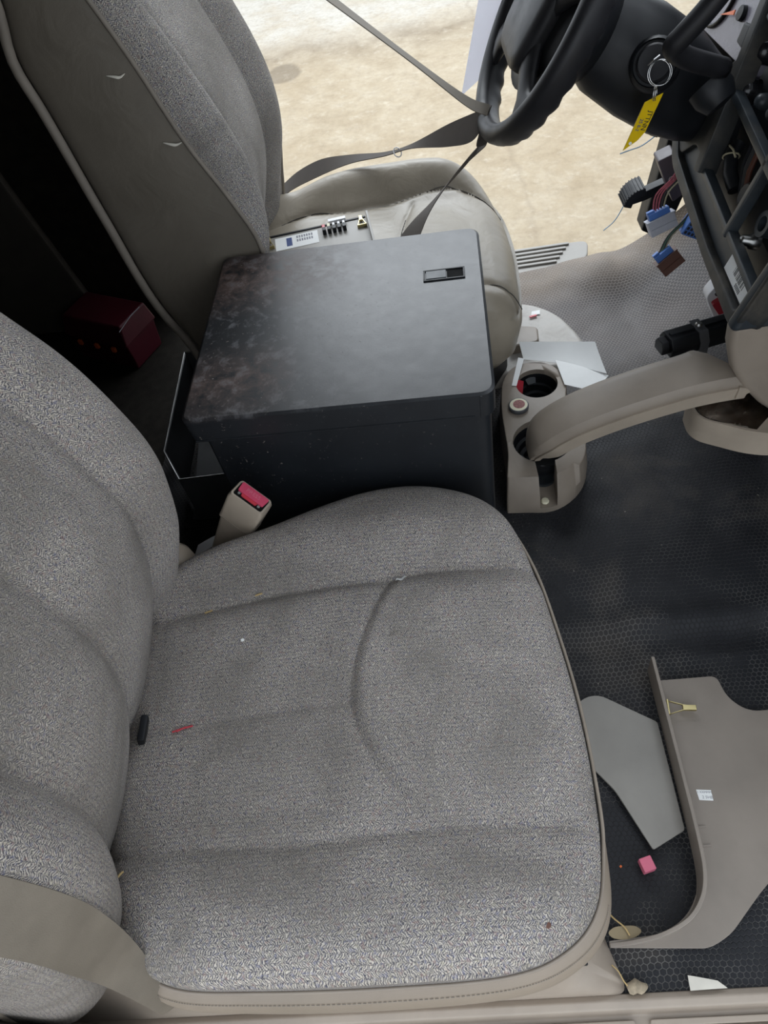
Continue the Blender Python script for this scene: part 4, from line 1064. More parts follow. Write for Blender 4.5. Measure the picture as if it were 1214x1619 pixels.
strap = [ma + mt_ * 0.062 + mY * a + Vector((0, 0, b)) for a, b in ((-0.030, -0.06), (-0.029, 0.005), (-0.018, 0.0225), (0.018, 0.0225))]
MB().ribbon(strap, [mt_ * 0.009] * 4, 0.0012).build('strap', M['steel_dk'], MD)
MB().lathe(ma + mt_ * 0.062 + Vector((0, 0, 0.0235)), (0, 0, 1), [(0, 0), (0.007, 0), (0.007, 0.003), (0.0045, 0.006), (0, 0.006)], 14).build('bolt', M['steel'], MD, angle=50)

# ================================================================== cup holder console
def carve(obj, cutters):
    for c in cutters:
        md = obj.modifiers.new('cut', 'BOOLEAN'); md.operation = 'DIFFERENCE'; md.object = c; md.solver = 'EXACT'
    dg = bpy.context.evaluated_depsgraph_get()
    me = bpy.data.meshes.new_from_object(obj.evaluated_get(dg))
    obj.modifiers.clear(); obj.data = me
    for c in cutters: bpy.data.objects.remove(c)
    me.polygons.foreach_set('use_smooth', [True] * len(me.polygons)); me.set_sharp_from_angle(angle=math.radians(30))
CH = thing('cup_holder_console', (0.195, 1.07, 0.045), 'beige floor console with two cup holder wells beside the black box', 'console')
co = rounded([(0.108, 0.905), (0.215, 0.893), (0.283, 0.955), (0.288, 1.06), (0.265, 1.12), (0.285, 1.20), (0.245, 1.262), (0.17, 1.262), (0.135, 1.21), (0.122, 1.12), (0.120, 1.0)], [0.006, 0.05, 0.06, 0.05, 0.03, 0.05, 0.04, 0.035, 0.03, 0.03, 0.02])
ct = [(p[0] * 0.94 + 0.195 * 0.06, p[1] * 0.965 + 1.075 * 0.035 + (0.018 if p[1] < 0.93 else 0)) for p in co]
cb = MB().loft([with_z(co, 0.040), with_z(co, 0.085), with_z(ct, 0.132)])
cbody = cb.build('body', M['beige_dk'], CH, bevel=0.008, seg=3, angle=40, blim=35)
W1 = Vector((0.196, 1.017)); W2 = Vector((0.212, 1.185))
def cyl(c, r, z0, z1, r2=None):
    return MB().lathe((c.x, c.y, z0), (0, 0, 1), [(r2 or r, 0), (r, z1 - z0)], 40).build('cut', M['black'], None)
cuts = [cyl(W1, 0.062, 0.058, 0.20, 0.056), cyl(W2, 0.046, 0.058, 0.20, 0.043),
        MB().prism([(0.174, 0.89, 0.062), (0.208, 0.89, 0.062), (0.214, 1.0, 0.062), (0.172, 1.0, 0.062)], (0, 0, 0.2)).build('cut', M['black'], None)]
bpy.context.view_layer.update()
for c_ in cuts: c_.matrix_world.translation = c_.location
carve(cbody, cuts)
def well(c, r):
    k = r / 0.06
    L_ = MB().lathe((c.x, c.y, 0.06), (0, 0, 1), [(0.0, 0.0), (0.036 * k, 0.0), (0.038 * k, 0.016), (0.046 * k, 0.018), (0.048 * k, 0.034), (0.054 * k, 0.036), (0.0555 * k, 0.052), (0.0585 * k, 0.060)], 40)
    L_.f = [f for f in L_.f if len(f) <= 4 or all(L_.v[i].z < 0.061 for i in f)]
    return L_.build('cup_liner', M['black'], CH, angle=35)
lw1 = well(W1, 0.061); lw2 = well(W2, 0.0455)
for (c, r, angs) in ((W1, 0.059, (205, 325, 85)), (W2, 0.0455, (100, 220, 340))):
    for a in angs:
        a = math.radians(a); d_ = Vector((math.cos(a), math.sin(a))); p_ = Vector((-d_.y, d_.x))
        q = [c + d_ * r * 0.98 + p_ * 0.013, c + d_ * r * 0.98 - p_ * 0.013, c + d_ * r * 0.68 - p_ * 0.009, c + d_ * r * 0.68 + p_ * 0.009]
        MB().prism([(q[0].x, q[0].y, 0.112), (q[1].x, q[1].y, 0.112), (q[2].x, q[2].y, 0.100), (q[3].x, q[3].y, 0.100)], (0, 0, 0.003)).build('grip_flap', M['slate'], lw1 if c is W1 else lw2, bevel=0.001)
MB().lathe((0.193, 0.975, 0.061), (0, 0, 1), [(0, 0), (0.024, 0.0), (0.026, 0.010), (0.022, 0.010), (0.021, 0.004), (0, 0.004)], 28).build('tongue', M['slate'], CH, angle=40)

# round tin with a printed label resting on the saddle between the wells
M['tinprint'] = plain('faded_red_print', (0.30, 0.12, 0.11), 0.6, scale=300, var=0.5)
TN = thing('round_tin', (0.163, 1.118, 0.132), 'small round tin with a cream and red label in the cup holder console', 'tin')
MB().lathe((0.163, 1.118, 0.131), (0, 0, 1), [(0, 0), (0.021, 0), (0.0215, 0.008), (0.020, 0.010), (0, 0.010)], 30).build('can', M['steel_dk'], TN, angle=40)
MB().lathe((0.163, 1.118, 0.1408), (0, 0, 1), [(0, 0), (0.0185, 0), (0.0185, 0.0004), (0, 0.0004)], 30).build('label', M['cream'], TN)
MB().lathe((0.164, 1.119, 0.1411), (0, 0, 1), [(0, 0), (0.0125, 0), (0.0125, 0.0004), (0, 0.0004)], 24).build('label_print', M['tinprint'], TN)
# white stick
sk = MB(); d_ = Vector((0.028, -0.024, 0.0)).normalized(); p_ = Vector((-d_.y, d_.x, 0))
c0 = Vector((0.236, 1.078, 0.134))
sk.prism([c0 + d_ * a + p_ * b for a, b in [(q[0], q[1]) for q in rounded([(0, -0.006), (0.052, -0.006), (0.052, 0.006), (0, 0.006)], 0.005)]], (0, 0, 0.005))
sk.build('plastic_stick', M['whitepl'], bevel=0.0012, label='white plastic stick poking out under the trim arm', cat='stick')
MB().lathe((0.186, 0.912, 0.0625), (0, 0, 1), [(0, 0), (0.007, 0), (0.0085, 0.003), (0.007, 0.006), (0, 0.007)], 9).build('cream_pill', M['cream'], angle=40, label='cream-coloured round pill in the console slot', cat='pill')

# papers on the far end of the console
def sheet(name, quad, bend, mat, nu=14, nv=8, th=0.0006, parent=None, **kw):
    a, b, c, d = (Vector(p) for p in quad)
    def f(u, v):
        p = a.lerp(b, u).lerp(d.lerp(c, u), v); return p + Vector((0, 0, bend(u, v)))
    mbb = MB().grid(nu, nv, f)
    n0 = len(mbb.v)
    mbb.add([p - Vector((0, 0, th)) for p in mbb.v[:n0]], [tuple(reversed(q)) for q in mbb.f])
    bd = [(i, i + 1) for i in range(nu - 1)] + [(nu * (nv - 1) + i + 1, nu * (nv - 1) + i) for i in range(nu - 1)] + [((j + 1) * nu, j * nu) for j in range(nv - 1)] + [(j * nu + nu - 1, (j + 1) * nu + nu - 1) for j in range(nv - 1)]
    mbb.f += [(y_, x_, x_ + n0, y_ + n0) for x_, y_ in bd]
    return mbb.build(name, mat, parent, angle=60, **kw)
sheet('paper_sheet', [(0.268, 1.165, 0.137), (0.330, 1.150, 0.120), (0.372, 1.205, 0.108), (0.262, 1.245, 0.138)], lambda u, v: 0.004 * math.sin(3.1 * u) * v, M['white'], label='creased white paper lying on the far cup holder', cat='paper')
sheet('paper_sheet', [(0.195, 1.262, 0.137), (0.368, 1.206, 0.114), (0.354, 1.274, 0.140), (0.190, 1.296, 0.150)], lambda u, v: 0.006 * math.sin(3.1 * u) * (1 - v) + 0.010 * v * v, M['white'], label='folded white paper propped behind the cup holder console', cat='paper')
sheet('paper_corner', [(0.158, 1.186, 0.134), (0.168, 1.183, 0.134), (0.196, 1.262, 0.139), (0.184, 1.268, 0.139)], lambda u, v: 0.0, M['white'], label='narrow folded white paper strip left of the far cup holder', cat='paper')
PC = MB().prism([(0.150, 1.185, 0.100), (0.178, 1.170, 0.100), (0.186, 1.200, 0.128), (0.160, 1.215, 0.128)], (0, 0, 0.0012)).build('card', M['red'], label='red and yellow card tucked behind the black box', cat='card')
MB().prism([(0.154, 1.186, 0.1028), (0.160, 1.183, 0.1028), (0.169, 1.210, 0.1298), (0.163, 1.213, 0.1298)], (0, 0, 0.0010)).build('stripe', M['yellow'], PC)
# ================================================================== belts and buckle
def band(name, pts, mat, n=40, thick=0.0011, **kw):
    """pts: (centre, half-width vector)"""
    cs = catmull([p for p, w_ in pts], n); ws = catmull([w_ for p, w_ in pts], n)
    return MB().ribbon(cs, ws, thick).build(name, mat, angle=60, **kw)
band('seat_belt', [((-0.545, 0.120, 1.06), (0.011, 0.024, 0.0)), ((-0.470, 0.112, 0.92), (0.012, 0.024, 0.0)), ((-0.387, 0.107, 0.74), (0.012, 0.023, 0.0)), ((-0.362, 0.106, 0.63), (0.012, 0.023, -0.002)), ((-0.372, 0.105, 0.53), (0.012, 0.022, -0.005)), ((-0.392, 0.102, 0.42), (0.012, 0.017, -0.010)), ((-0.388, 0.084, 0.345), (0.008, 0.009, -0.010)), ((-0.392, 0.074, 0.285), (0.006, 0.005, -0.006)), ((-0.42, 0.080, 0.20), (0.006, 0.004, 0))], M['belt'], 72, label='taupe lap belt webbing across the passenger backrest', cat='seat belt')
DBL = thing('seat_belt', (0.15, 1.42, 0.45), 'grey driver seat belt looped around the bottom of the steering wheel', 'seat belt')
wb = WP(0, Wr)                     # bottom of the rim
def bandp(name, pts, mat, n=40):
    cs = catmull([p for p, w_ in pts], n); ws = catmull([w_ for p, w_ in pts], n)
    o = MB().ribbon(cs, ws, 0.0009).build(name, mat, DBL, angle=60); return o
B1 = bandp('shoulder_strap', [((-0.46, 1.835, 1.010), (0.0, 0.021, 0.009)), ((-0.27, 1.706, 0.883), (0.0, 0.021, 0.006)), ((-0.114, 1.600, 0.778), (0.0, 0.022, 0.0)), ((0.02, 1.508, 0.688), (0.0, 0.021, -0.002)), ((0.112, 1.446, 0.626), (0.002, 0.016, 0.002)), ((0.152, 1.425, 0.6105), (0.004, 0.008, 0.006))], M['belt'])
B2 = bandp('lap_strap', [((0.153, 1.424, 0.609), (0.006, 0.010, 0.006)), ((0.122, 1.430, 0.583), (0.004, 0.016, 0.018)), ((0.075, 1.475, 0.553), (0.002, 0.014, 0.015)), ((0.00, 1.56, 0.503), (0.0, 0.009, 0.000)), ((-0.06, 1.62, 0.467), (0.0, 0.009, 0.000)), ((-0.14, 1.66, 0.449), (0.001, 0.014, 0.003)), ((-0.22, 1.69, 0.425), (0.002, 0.018, 0.010)), ((-0.30, 1.69, 0.395), (0.004, 0.018, 0.008)), ((-0.36, 1.715, 0.33), (0.008, 0.018, 0.004)), ((-0.38, 1.73, 0.16), (0.014, 0.012, 0))], M['belt_dark'], 63)
B3 = bandp('buckle_strap', [((0.134, 1.405, 0.590), (0.004, 0.008, 0.006)), ((0.132, 1.42, 0.560), (0.006, 0.010, 0.006)), ((0.150, 1.43, 0.556), (0.006, 0.008, 0.008)), ((0.120, 1.44, 0.525), (0.008, 0.004, 0.010)), ((0.055, 1.40, 0.486), (0.014, 0.0, 0.014)), ((0.0, 1.355, 0.456), (0.022, -0.002, 0.012)), ((-0.04, 1.30, 0.428), (0.026, -0.004, 0.006)), ((-0.08, 1.23, 0.415), (0.024, -0.006, 0.002))], M['belt_dark'], 56)
MB().tube(circ((-0.030, 1.588, 0.482), 0.011, (0.75, -0.3, -0.2), (0.1, 0.6, 0.6), 24), 0.0013, 6, close=True).build('stop_button', M['whitepl'], DBL, angle=180)

BK = thing('seat_belt_buckle', (-0.40, 0.69, 0.27), 'beige belt buckle with pink-red release button beside the passenger seat', 'buckle')
bt_ = Vector((-0.2945, 0.690, 0.445)); bb_ = Vector((-0.405, 0.706, 0.270))
bax = (bt_ - bb_).normalized(); bw = Vector((0.053, -0.026, 0.0)); bw = (bw - bax * bw.dot(bax)).normalized(); bd_ = bax.cross(bw)
if bd_.y > 0: bd_ = -bd_
def brect(t_, hw_, hd_, r=0.006):
    c = bb_.lerp(bt_, t_); return [c + bw * p[0] + bd_ * p[1] for p in rounded([(-hw_, -hd_), (hw_, -hd_), (hw_, hd_), (-hw_, hd_)], r, 4)]
L4 = (bt_ - bb_).length
HS = MB().loft([brect(0.0, 0.016, 0.010), brect(0.35, 0.022, 0.013), brect(0.68, 0.0275, 0.0165), brect(0.70, 0.0295, 0.018), brect(0.96, 0.0305, 0.0185), brect(1.0, 0.028, 0.016)]).build('housing', M['beige'], BK, angle=38)
MB().loft([[p + bax * 0.0 for p in brect(0.695, 0.0298, 0.0183)], brect(0.705, 0.0298, 0.0183)]).build('collar', M['beige_dk'], HS)
MB().loft([[bt_ + bw * p[0] + bd_ * p[1] + bax * (-0.002) for p in rounded([(-0.025, -0.013), (0.025, -0.013), (0.025, 0.013), (-0.025, 0.013)], 0.004)], [bt_ + bw * p[0] + bd_ * p[1] + bax * 0.0008 for p in rounded([(-0.025, -0.013), (0.025, -0.013), (0.025, 0.013), (-0.025, 0.013)], 0.004)]]).build('tongue_slot', M['deep_black'], HS)
BT = MB().loft([[bt_ + bw * p[0] + bd_ * p[1] + bax * q for p in rounded([(-0.024, -0.0125), (0.024, -0.0125), (0.022, 0.005), (-0.022, 0.005)], 0.003)] for q in (-0.001, 0.004)]).build('release_button', M['redbtn'], BK, bevel=0.001, label='pink-red release button')
MB().loft([[bt_ + bw * p[0] + bd_ * p[1] + bax * q for p in rounded([(-0.014, 0.004), (0.014, 0.004), (0.013, 0.010), (-0.013, 0.010)], 0.002)] for q in (-0.001, 0.002)]).build('button_lip', M['red'], BT)
for sgn in (-1, 1):
    MB().lathe(bt_ + bw * 0.0175 * sgn + bd_ * 0.0085, bax, [(0, 0), (0.0022, 0), (0.0022, 0.003), (0, 0.003)], 10).build('spring_pin', M['steel'], BT)
text_part('button_lettering', 'PRESS', 0.0095, bt_ - bd_ * 0.0035 + bax * 0.0041, bw, -bd_, M['pink'], BT, 0.0003)
# paper slip by the buckle
sheet('paper_slip', [(-0.455, 0.72, 0.262), (-0.40, 0.735, 0.285), (-0.385, 0.760, 0.285), (-0.45, 0.752, 0.262)], lambda u, v: 0.003 * math.sin(3 * u), M['whitepl'], label='pale paper slip stuffed beside the belt buckle', cat='paper')

# ================================================================== fuse panel on the driver seat
FP = thing('fuse_panel', (-0.21, 1.38, 0.40), 'grey fuse panel cover with a printed label lying on the driver seat', 'fuse panel')
fpx = Vector((0.993, 0.118, 0.0)).normalized(); fpy = Vector((-0.118, 0.993, 0.02)).normalized(); fpz = fpx.cross(fpy)
fo = Vector((-0.325, 1.422, 0.425))
def FQ(a, b, c=0.0): return fo + fpx * a + fpy * b + fpz * c
def fbox(name, a0, a1, b0, b1, c0, c1, mat, parent=FP, bev=0.0008):
    return MB().hexa([FQ(a0, b0, c0), FQ(a1, b0, c0), FQ(a1, b1, c0), FQ(a0, b1, c0), FQ(a0, b0, c1), FQ(a1, b0, c1), FQ(a1, b1, c1), FQ(a0, b1, c1)]).build(name, mat, parent, bevel=bev)
fbox('plate', 0.0, 0.218, -0.15, 0.0, -0.010, 0.0, M['greyplate'], bev=0.002)
fbox('back_rail', 0.0, 0.214, -0.001, 0.004, -0.018, 0.002, M['black'])
fbox('end_flange', 0.2155, 0.2205, -0.15, 0.002, -0.010, 0.014, M['greyplate'])
FS = fbox('label', 0.016, 0.108, -0.055, -0.009, 0.0, 0.0006, M['white'], bev=0)
FS['label'] = 'white printed fuse label'
fbox('print_block', 0.040, 0.052, -0.046, -0.016, 0.0006, 0.0008, M['inkblue'], FS, 0)
for r_ in range(2):
    for k in range(7):
        fbox('print_line', 0.062 + k * 0.0052, 0.0655 + k * 0.0052, -0.023 - r_ * 0.013, -0.014 - r_ * 0.013, 0.0006, 0.0008, M['inkgrey'], FS, 0)
for k, (mt1, mt2) in enumerate(((M['red'], M['black']), (M['cream'], M['black']), (M['whitepl'], M['black']), (M['whitepl'], M['black']), (M['whitepl'], M['black']))):
    a0 = 0.119 + k * 0.0108
    fu = fbox('fuse', a0, a0 + 0.0075, -0.034, -0.022, 0.0, 0.012, mt2)
    fbox('fuse_cap', a0 + 0.0005, a0 + 0.0068, -0.022, -0.010, 0.0, 0.011, mt1 if k < 2 else M['black_gloss'], fu)
    if k >= 2: fbox('fuse_window', a0 + 0.0018, a0 + 0.0055, -0.020, -0.012, 0.011, 0.0116, M['whitepl'], fu, 0)
fbox('fuse_puller', 0.134, 0.172, -0.006, 0.004, 0.006, 0.012, M['whitepl'])
def spring_clip(o, ax, ay, az, parent, s_=1.0, mat=None):
    m_ = mat or M['brass']
    cl_ = MB()
    def pt(a, b, c): return Vector(o) + Vector(ax) * a * s_ + Vector(ay) * b * s_ + Vector(az) * c * s_
    cl_.ribbon([pt(0, -0.010, 0), pt(0.003, -0.010, 0.004), pt(0.022, -0.004, 0.006), pt(0.040, -0.003, 0.004)], [Vector(az) * 0.002] * 4, 0.0005)
    cl_.ribbon([pt(0, 0.010, 0), pt(0.003, 0.010, 0.004), pt(0.022, 0.004, 0.006), pt(0.040, 0.003, 0.004)], [Vector(az) * 0.002] * 4, 0.0005)
    ob = cl_.build('spring_clip', m_, parent)
    MB().box(pt(0.031, 0, 0.005), (0.020 * s_, 0.008 * s_, 0.006 * s_), Matrix((Vector(ax), Vector(ay), Vector(az))).transposed()).build('clip_jaw', m_, ob, bevel=0.0008)
    MB().box(pt(0.0, 0, 0.004), (0.003 * s_, 0.024 * s_, 0.009 * s_), Matrix((Vector(ax), Vector(ay), Vector(az))).transposed()).build('clip_foot', m_, ob, bevel=0.0006)
    return ob
spring_clip(FQ(0.203, -0.034, 0.0), fpy, -fpx, fpz, FP, 0.85)
spring_clip(FQ(0.004, -0.042, 0.0), fpy, -fpx, fpz, FP, 0.85)

# ================================================================== panels on the passenger floor
LP = thing('trim_panel', (0.36, 0.34, 0.0), 'taupe moulded trim panel with upright curved flange on the floor', 'panel')
pz0, pz1 = 0.010, 0.0145
plo = rounded([(0.150, 0.1385), (0.285, 0.131), (0.318, 0.145), (0.40, 0.217), (0.54, 0.300), (0.57, 0.463), (0.448, 0.464), (0.422, 0.490), (0.416, 0.531), (0.312, 0.532), (0.306, 0.40), (0.302, 0.26), (0.297, 0.215), (0.270, 0.174), (0.228, 0.152), (0.150, 0.147)], [0.003, 0.012, 0.02, 0.05, 0.03, 0.02, 0.035, 0.03, 0.012, 0.002, 0.03, 0.03, 0.03, 0.03, 0.03, 0.002])
MB().prism(with_z(plo, pz0), (0, 0, pz1 - pz0)).build('panel', M['taupeplate'], LP, bevel=0.001)
fpth = catmull([(0.309, 0.556, 0.0), (0.307, 0.474, 0), (0.304, 0.351, 0), (0.301, 0.262, 0), (0.296, 0.218, 0), (0.283, 0.187, 0), (0.258, 0.162, 0), (0.222, 0.148, 0), (0.185, 0.143, 0), (0.150, 0.1415, 0)], 60)
fr_ = []
hN = len(fpth)
for i, p in enumerate(fpth):
    t_ = (fpth[min(i + 1, hN - 1)] - fpth[max(i - 1, 0)]).normalized(); nn = Vector((-t_.y, t_.x, 0))
    u = i / (hN - 1)
    h = 0.016 + 0.044 * ss(1.0, 0.62, u)
    lean = nn * -0.004
    zb = pz0 - 0.004
    fr_.append([p + Vector((0, 0, zb)) - nn * 0.0022, p + Vector((0, 0, zb)) + nn * 0.0022, p + Vector((0, 0, h)) + nn * 0.0028, p + Vector((0, 0, h)) - nn * 0.0028])
MB().loft(fr_).build('flange', M['taupeplate'], LP, bevel=0.0008, angle=50)
spring_clip((0.319, 0.478, pz1 + 0.006), (0.985, -0.12, 0), (0.12, 0.985, 0), (0, 0, 1), LP, 1.1)
ST = MB().prism([(0.3285, 0.3455, pz1), (0.3505, 0.3430, pz1), (0.3495, 0.3270, pz1), (0.3290, 0.3295, pz1)], (0, 0, 0.0005)).build('sticker', M['white'], LP, label='small white inventory sticker')
text_part('sticker_text', '1 XXMMM', 0.0048, (0.3395, 0.3405, pz1 + 0.0006), (1, -0.11, 0), (0.11, 1, 0), M['inkgrey'], ST, 0.0001)
text_part('sticker_text', '2 5H8', 0.0062, (0.3420, 0.3325, pz1 + 0.0006), (1, -0.11, 0), (0.11, 1, 0), M['inkgrey'], ST, 0.0001)
for yy in (0.2905, 0.2635):
    MB().box((0.319, yy, pz1 + 0.0006), (0.016, 0.0025, 0.002)).build('moulded_mark', M['taupeplate'], LP, bevel=0.0005)
MB().box((0.3125, 0.277, pz1 + 0.0006), (0.0022, 0.027, 0.002)).build('moulded_mark', M['taupeplate'], LP, bevel=0.0005)
FPn = MB().prism(with_z(rounded([(0.140, 0.470), (0.187, 0.514), (0.214, 0.517), (0.299, 0.460), (0.296, 0.288), (0.242, 0.263), (0.205, 0.355), (0.15, 0.43)], [0.01, 0.02, 0.015, 0.004, 0.004, 0.004, 0.01, 0.01]), 0.008), (0, 0, 0.0045))
FPn.build('flat_panel', M['greyplate'], bevel=0.001, label='flat grey plastic panel with angled edges half under the seat', cat='panel')
MB().box((0.2275, 0.243, 0.012), (0.019, 0.020, 0.017), Matrix.Rotation(0.25, 3, 'Z')).build('rubber_block', M['pink'], bevel=0.0015, label='small pink rubber block on the floor mat', cat='block')
# litter
lfm = MB()
lf_pts = [(0.150, 0.157), (0.156, 0.150), (0.172, 0.147), (0.190, 0.150), (0.200, 0.157), (0.192, 0.164), (0.176, 0.165), (0.160, 0.164)]
lfm.prism(with_z(rounded(lf_pts, 0.006, 4), 0.013), (0, 0, 0.0015)); lfm.build('dry_leaf', M['leaf'], label='dry brown leaf by the panel edge', cat='leaf')
MB().tube(catmull([(0.158, 0.182, 0.012), (0.164, 0.174, 0.014), (0.175, 0.163, 0.017), (0.180, 0.152, 0.017)], 10), 0.0012, 6).build('twig', M['straw'], label='thin straw-coloured twig lying over the dry leaf', cat='twig')
MB().lathe((0.157, 0.183, 0.008), (0, 0, 1), [(0, 0), (0.004, 0.001), (0.0045, 0.003), (0.002, 0.005), (0, 0.005)], 7).build('crumb', M['foam'], label='pale crumb at the end of the twig', cat='crumb')
gum = []
for k, (r, z) in enumerate(((0.6, 0.004), (1.0, 0.007), (0.95, 0.013), (0.5, 0.017))):
    gum.append([(0.1755 + math.cos(a) * 0.0145 * r * (1 + 0.15 * math.sin(3 * a + k)), 0.0905 + math.sin(a) * 0.009 * r * (1 + 0.2 * math.sin(5 * a)), z) for a in [2 * math.pi * i / 16 for i in range(16)]])
MB().loft(gum).build('clod', M['stone'], angle=50, label='brown clod of dirt beside the door sill', cat='dirt')
MB().tube(catmull([(0.148, 0.118, 0.011), (0.155, 0.110, 0.013), (0.160, 0.098, 0.012), (0.166, 0.090, 0.012)], 10), 0.0010, 6).build('twig', M['straw'], label='thin straw twig at the corner of the seat base', cat='twig')
sheet('paper_scrap', [(0.246, 0.083, 0.012), (0.296, 0.084, 0.011), (0.285, 0.093, 0.013), (0.247, 0.101, 0.013)], lambda u, v: 0.001 * math.sin(4 * u), M['foam'], label='white paper scrap against the door sill', cat='paper')
MB().box((0.1895, 0.244, 0.008), (0.0035, 0.003, 0.003), Matrix.Rotation(0.6, 3, 'Z')).build('crumb', M['orange'], bevel=0.0005, label='tiny orange crumb on the mat near the pink block', cat='crumb')
# litter on the passenger cushion
def on_seat(x, y, d=0.0): return (x, y, ztopP(x, y) + d)
sheet('tissue_scrap', [on_seat(-0.0905, 0.547, 0.006), on_seat(-0.0800, 0.548, 0.007), on_seat(-0.0745, 0.5545, 0.006), on_seat(-0.0885, 0.5545, 0.006)], lambda u, v: 0.002 * math.sin(6 * u + 3 * v), M['white'], label='crumpled white tissue scrap on the cushion seam', cat='paper')
rt = MB().tube([on_seat(-0.395, 0.3665, 0.0022), on_seat(-0.382, 0.3705, 0.0024), on_seat(-0.369, 0.3735, 0.0022)], 0.0011, 6)
rt.tube([on_seat(-0.389, 0.3665, 0.0022), on_seat(-0.378, 0.3725, 0.0030)], 0.0009, 6)
rt.build('red_thread', M['red'], label='short red plastic thread on the rear of the cushion', cat='thread')
MB().box(on_seat(-0.309, 0.487, 0.0012), (0.004, 0.0035, 0.0018), Matrix.Rotation(0.4, 3, 'Z')).build('white_fleck', M['white'], label='white fleck on the cloth behind the far seam', cat='fleck')
MB().lathe(on_seat(0.047, 0.120, -0.004), (0, -0.3, 1), [(0, 0), (0.0035, 0), (0.003, 0.001), (0, 0.0012)], 9).build('rust_spot', M['brown'], label='rust-brown burn spot near the front cushion corner', cat='spot')
for (x, y, dx, dy, lab) in ((-0.366, 0.5415, 0.011, 0.003, 'straw chip in the far cushion seam near the backrest'), (-0.290, 0.556, 0.010, 0.002, 'straw chip in the far cushion seam nearer the front'), (-0.425, 0.196, 0.004, 0.006, 'straw curl at the rear near corner of the cushion')):
    MB().tube([on_seat(x - dx / 2, y - dy / 2, 0.002), on_seat(x, y, 0.003), on_seat(x + dx / 2, y + dy / 2, 0.002)], 0.0013, 6).build('straw_chip', M['straw'], label=lab, cat='straw')

# ================================================================== behind the seats
MB().grid(2, 2, lambda u, v: (-1.30 + 0.68 * u, 0.64 + 1.16 * v, 0.016)).build('rear_carpet', M['carpet'], kind='structure', label='black carpet behind the seats', recalc=False, origin=(-1, 1, 0.016))
TR = thing('steel_tray', (-0.47, 1.16, 0.05), 'dark folded steel tray behind the black box', 'tray')
tx0, tx1, ty0, ty1 = -0.586, -0.375, 0.967, 1.372
trm = MB()
tw = 0.004
trm.hexa([(tx0 + .03, ty0, 0.068), (tx1, ty0, 0.068), (tx1, ty1, 0.068), (tx0, ty1, 0.068), (tx0 + .03, ty0, 0.074), (tx1, ty0, 0.074), (tx1, ty1, 0.074), (tx0, ty1, 0.074)])
trm.build('tray_floor', M['steel_dk'], TR)
MB().hexa([(tx0 + .046, ty0 - .002, 0.07), (tx1, ty0 - .002, 0.07), (tx1, ty0 + tw, 0.07), (tx0 + .046, ty0 + tw, 0.07), (tx0 + .046, ty0, 0.20), (tx1, ty0, 0.20), (tx1, ty0 + tw, 0.20), (tx0 + .046, ty0 + tw, 0.20)]).build('near_wall', M['steel_dk'], TR, bevel=0.0008)
MB().hexa([(tx0, ty0 + .085, 0.07), (tx0 + tw, ty0 + .085, 0.07), (tx0 + tw, ty1, 0.07), (tx0, ty1, 0.07), (tx0, ty0 + .085, 0.20), (tx0 + tw, ty0 + .085, 0.20), (tx0 + tw, ty1, 0.20), (tx0, ty1, 0.20)]).build('side_wall', M['steel_dk'], TR, bevel=0.0008)
MB().hexa([(tx0 + .046, ty0, 0.07), (tx0 + .05, ty0 + .003, 0.07), (tx0 + tw, ty0 + .087, 0.07), (tx0, ty0 + .085, 0.07), (tx0 + .046, ty0, 0.20), (tx0 + .05, ty0 + .003, 0.20), (tx0 + tw, ty0 + .087, 0.20), (tx0, ty0 + .085, 0.20)]).build('corner_wall', M['steel_dk'], TR, bevel=0.0008)
MB().hexa([(tx0, ty1 - tw, 0.07), (tx1, ty1 - tw, 0.07), (tx1, ty1, 0.07), (tx0, ty1, 0.07), (tx0, ty1 - tw, 0.20), (tx1, ty1 - tw, 0.20), (tx1, ty1, 0.20), (tx0, ty1, 0.20)]).build('far_wall', M['steel_dk'], TR, bevel=0.0008)
MB().tube([(tx1, ty0 + 0.001, 0.201), (tx0 + .047, ty0 + 0.001, 0.201), (tx0 + 0.001, ty0 + .086, 0.201), (tx0 + 0.001, ty1 - 0.001, 0.201), (tx1, ty1 - 0.001, 0.201)], 0.0022, 6).build('rolled_edge', M['steel'], TR)
WR = MB().tube(circ((-0.487, 1.02, 0.095), 0.016, (0.9, 0.3, 0.2), (0.0, 0.7, 0.6), 24), 0.0016, 6, close=True)
WR.tube(circ((-0.485, 1.022, 0.098), 0.0145, (0.9, 0.2, 0.3), (0.1, 0.75, 0.5), 24), 0.0012, 6, close=True)
WR.tube(catmull([(-0.475, 1.03, 0.10), (-0.470, 1.05, 0.12), (-0.478, 1.07, 0.13), (-0.465, 1.09, 0.13)], 14), 0.0014, 6)
WR.build('wire_coil', M['chrome'], label='small coil of bright wire inside the steel tray', cat='wire')
RB = thing('tool_case', (-0.86, 1.66, 0.017), 'maroon plastic case with a lid on the dark floor behind the seats', 'case')
ra = math.radians(-27); rbx = Vector((math.cos(ra), math.sin(ra), 0)); rby = Vector((-math.sin(ra), math.cos(ra), 0)); r0 = Vector((-1.000, 1.655, 0.017))
def RQ(a, b, c): return r0 + rbx * a + rby * b + Vector((0, 0, c))
def rb(name, a0, a1, b0, b1, c0, c1, ins=0.0, mat=None, bev=0.005, parent=None):
    return MB().hexa([RQ(a0 + ins, b0 + ins, c0), RQ(a1 - ins, b0 + ins, c0), RQ(a1 - ins, b1 - ins, c0), RQ(a0 + ins, b1 - ins, c0), RQ(a0, b0, c1), RQ(a1, b0, c1), RQ(a1, b1, c1), RQ(a0, b1, c1)]).build(name, mat or M['redbox'], parent or RB, bevel=bev, seg=3)
rb('body', 0, 0.215, 0, 0.125, 0, 0.085, 0.006)
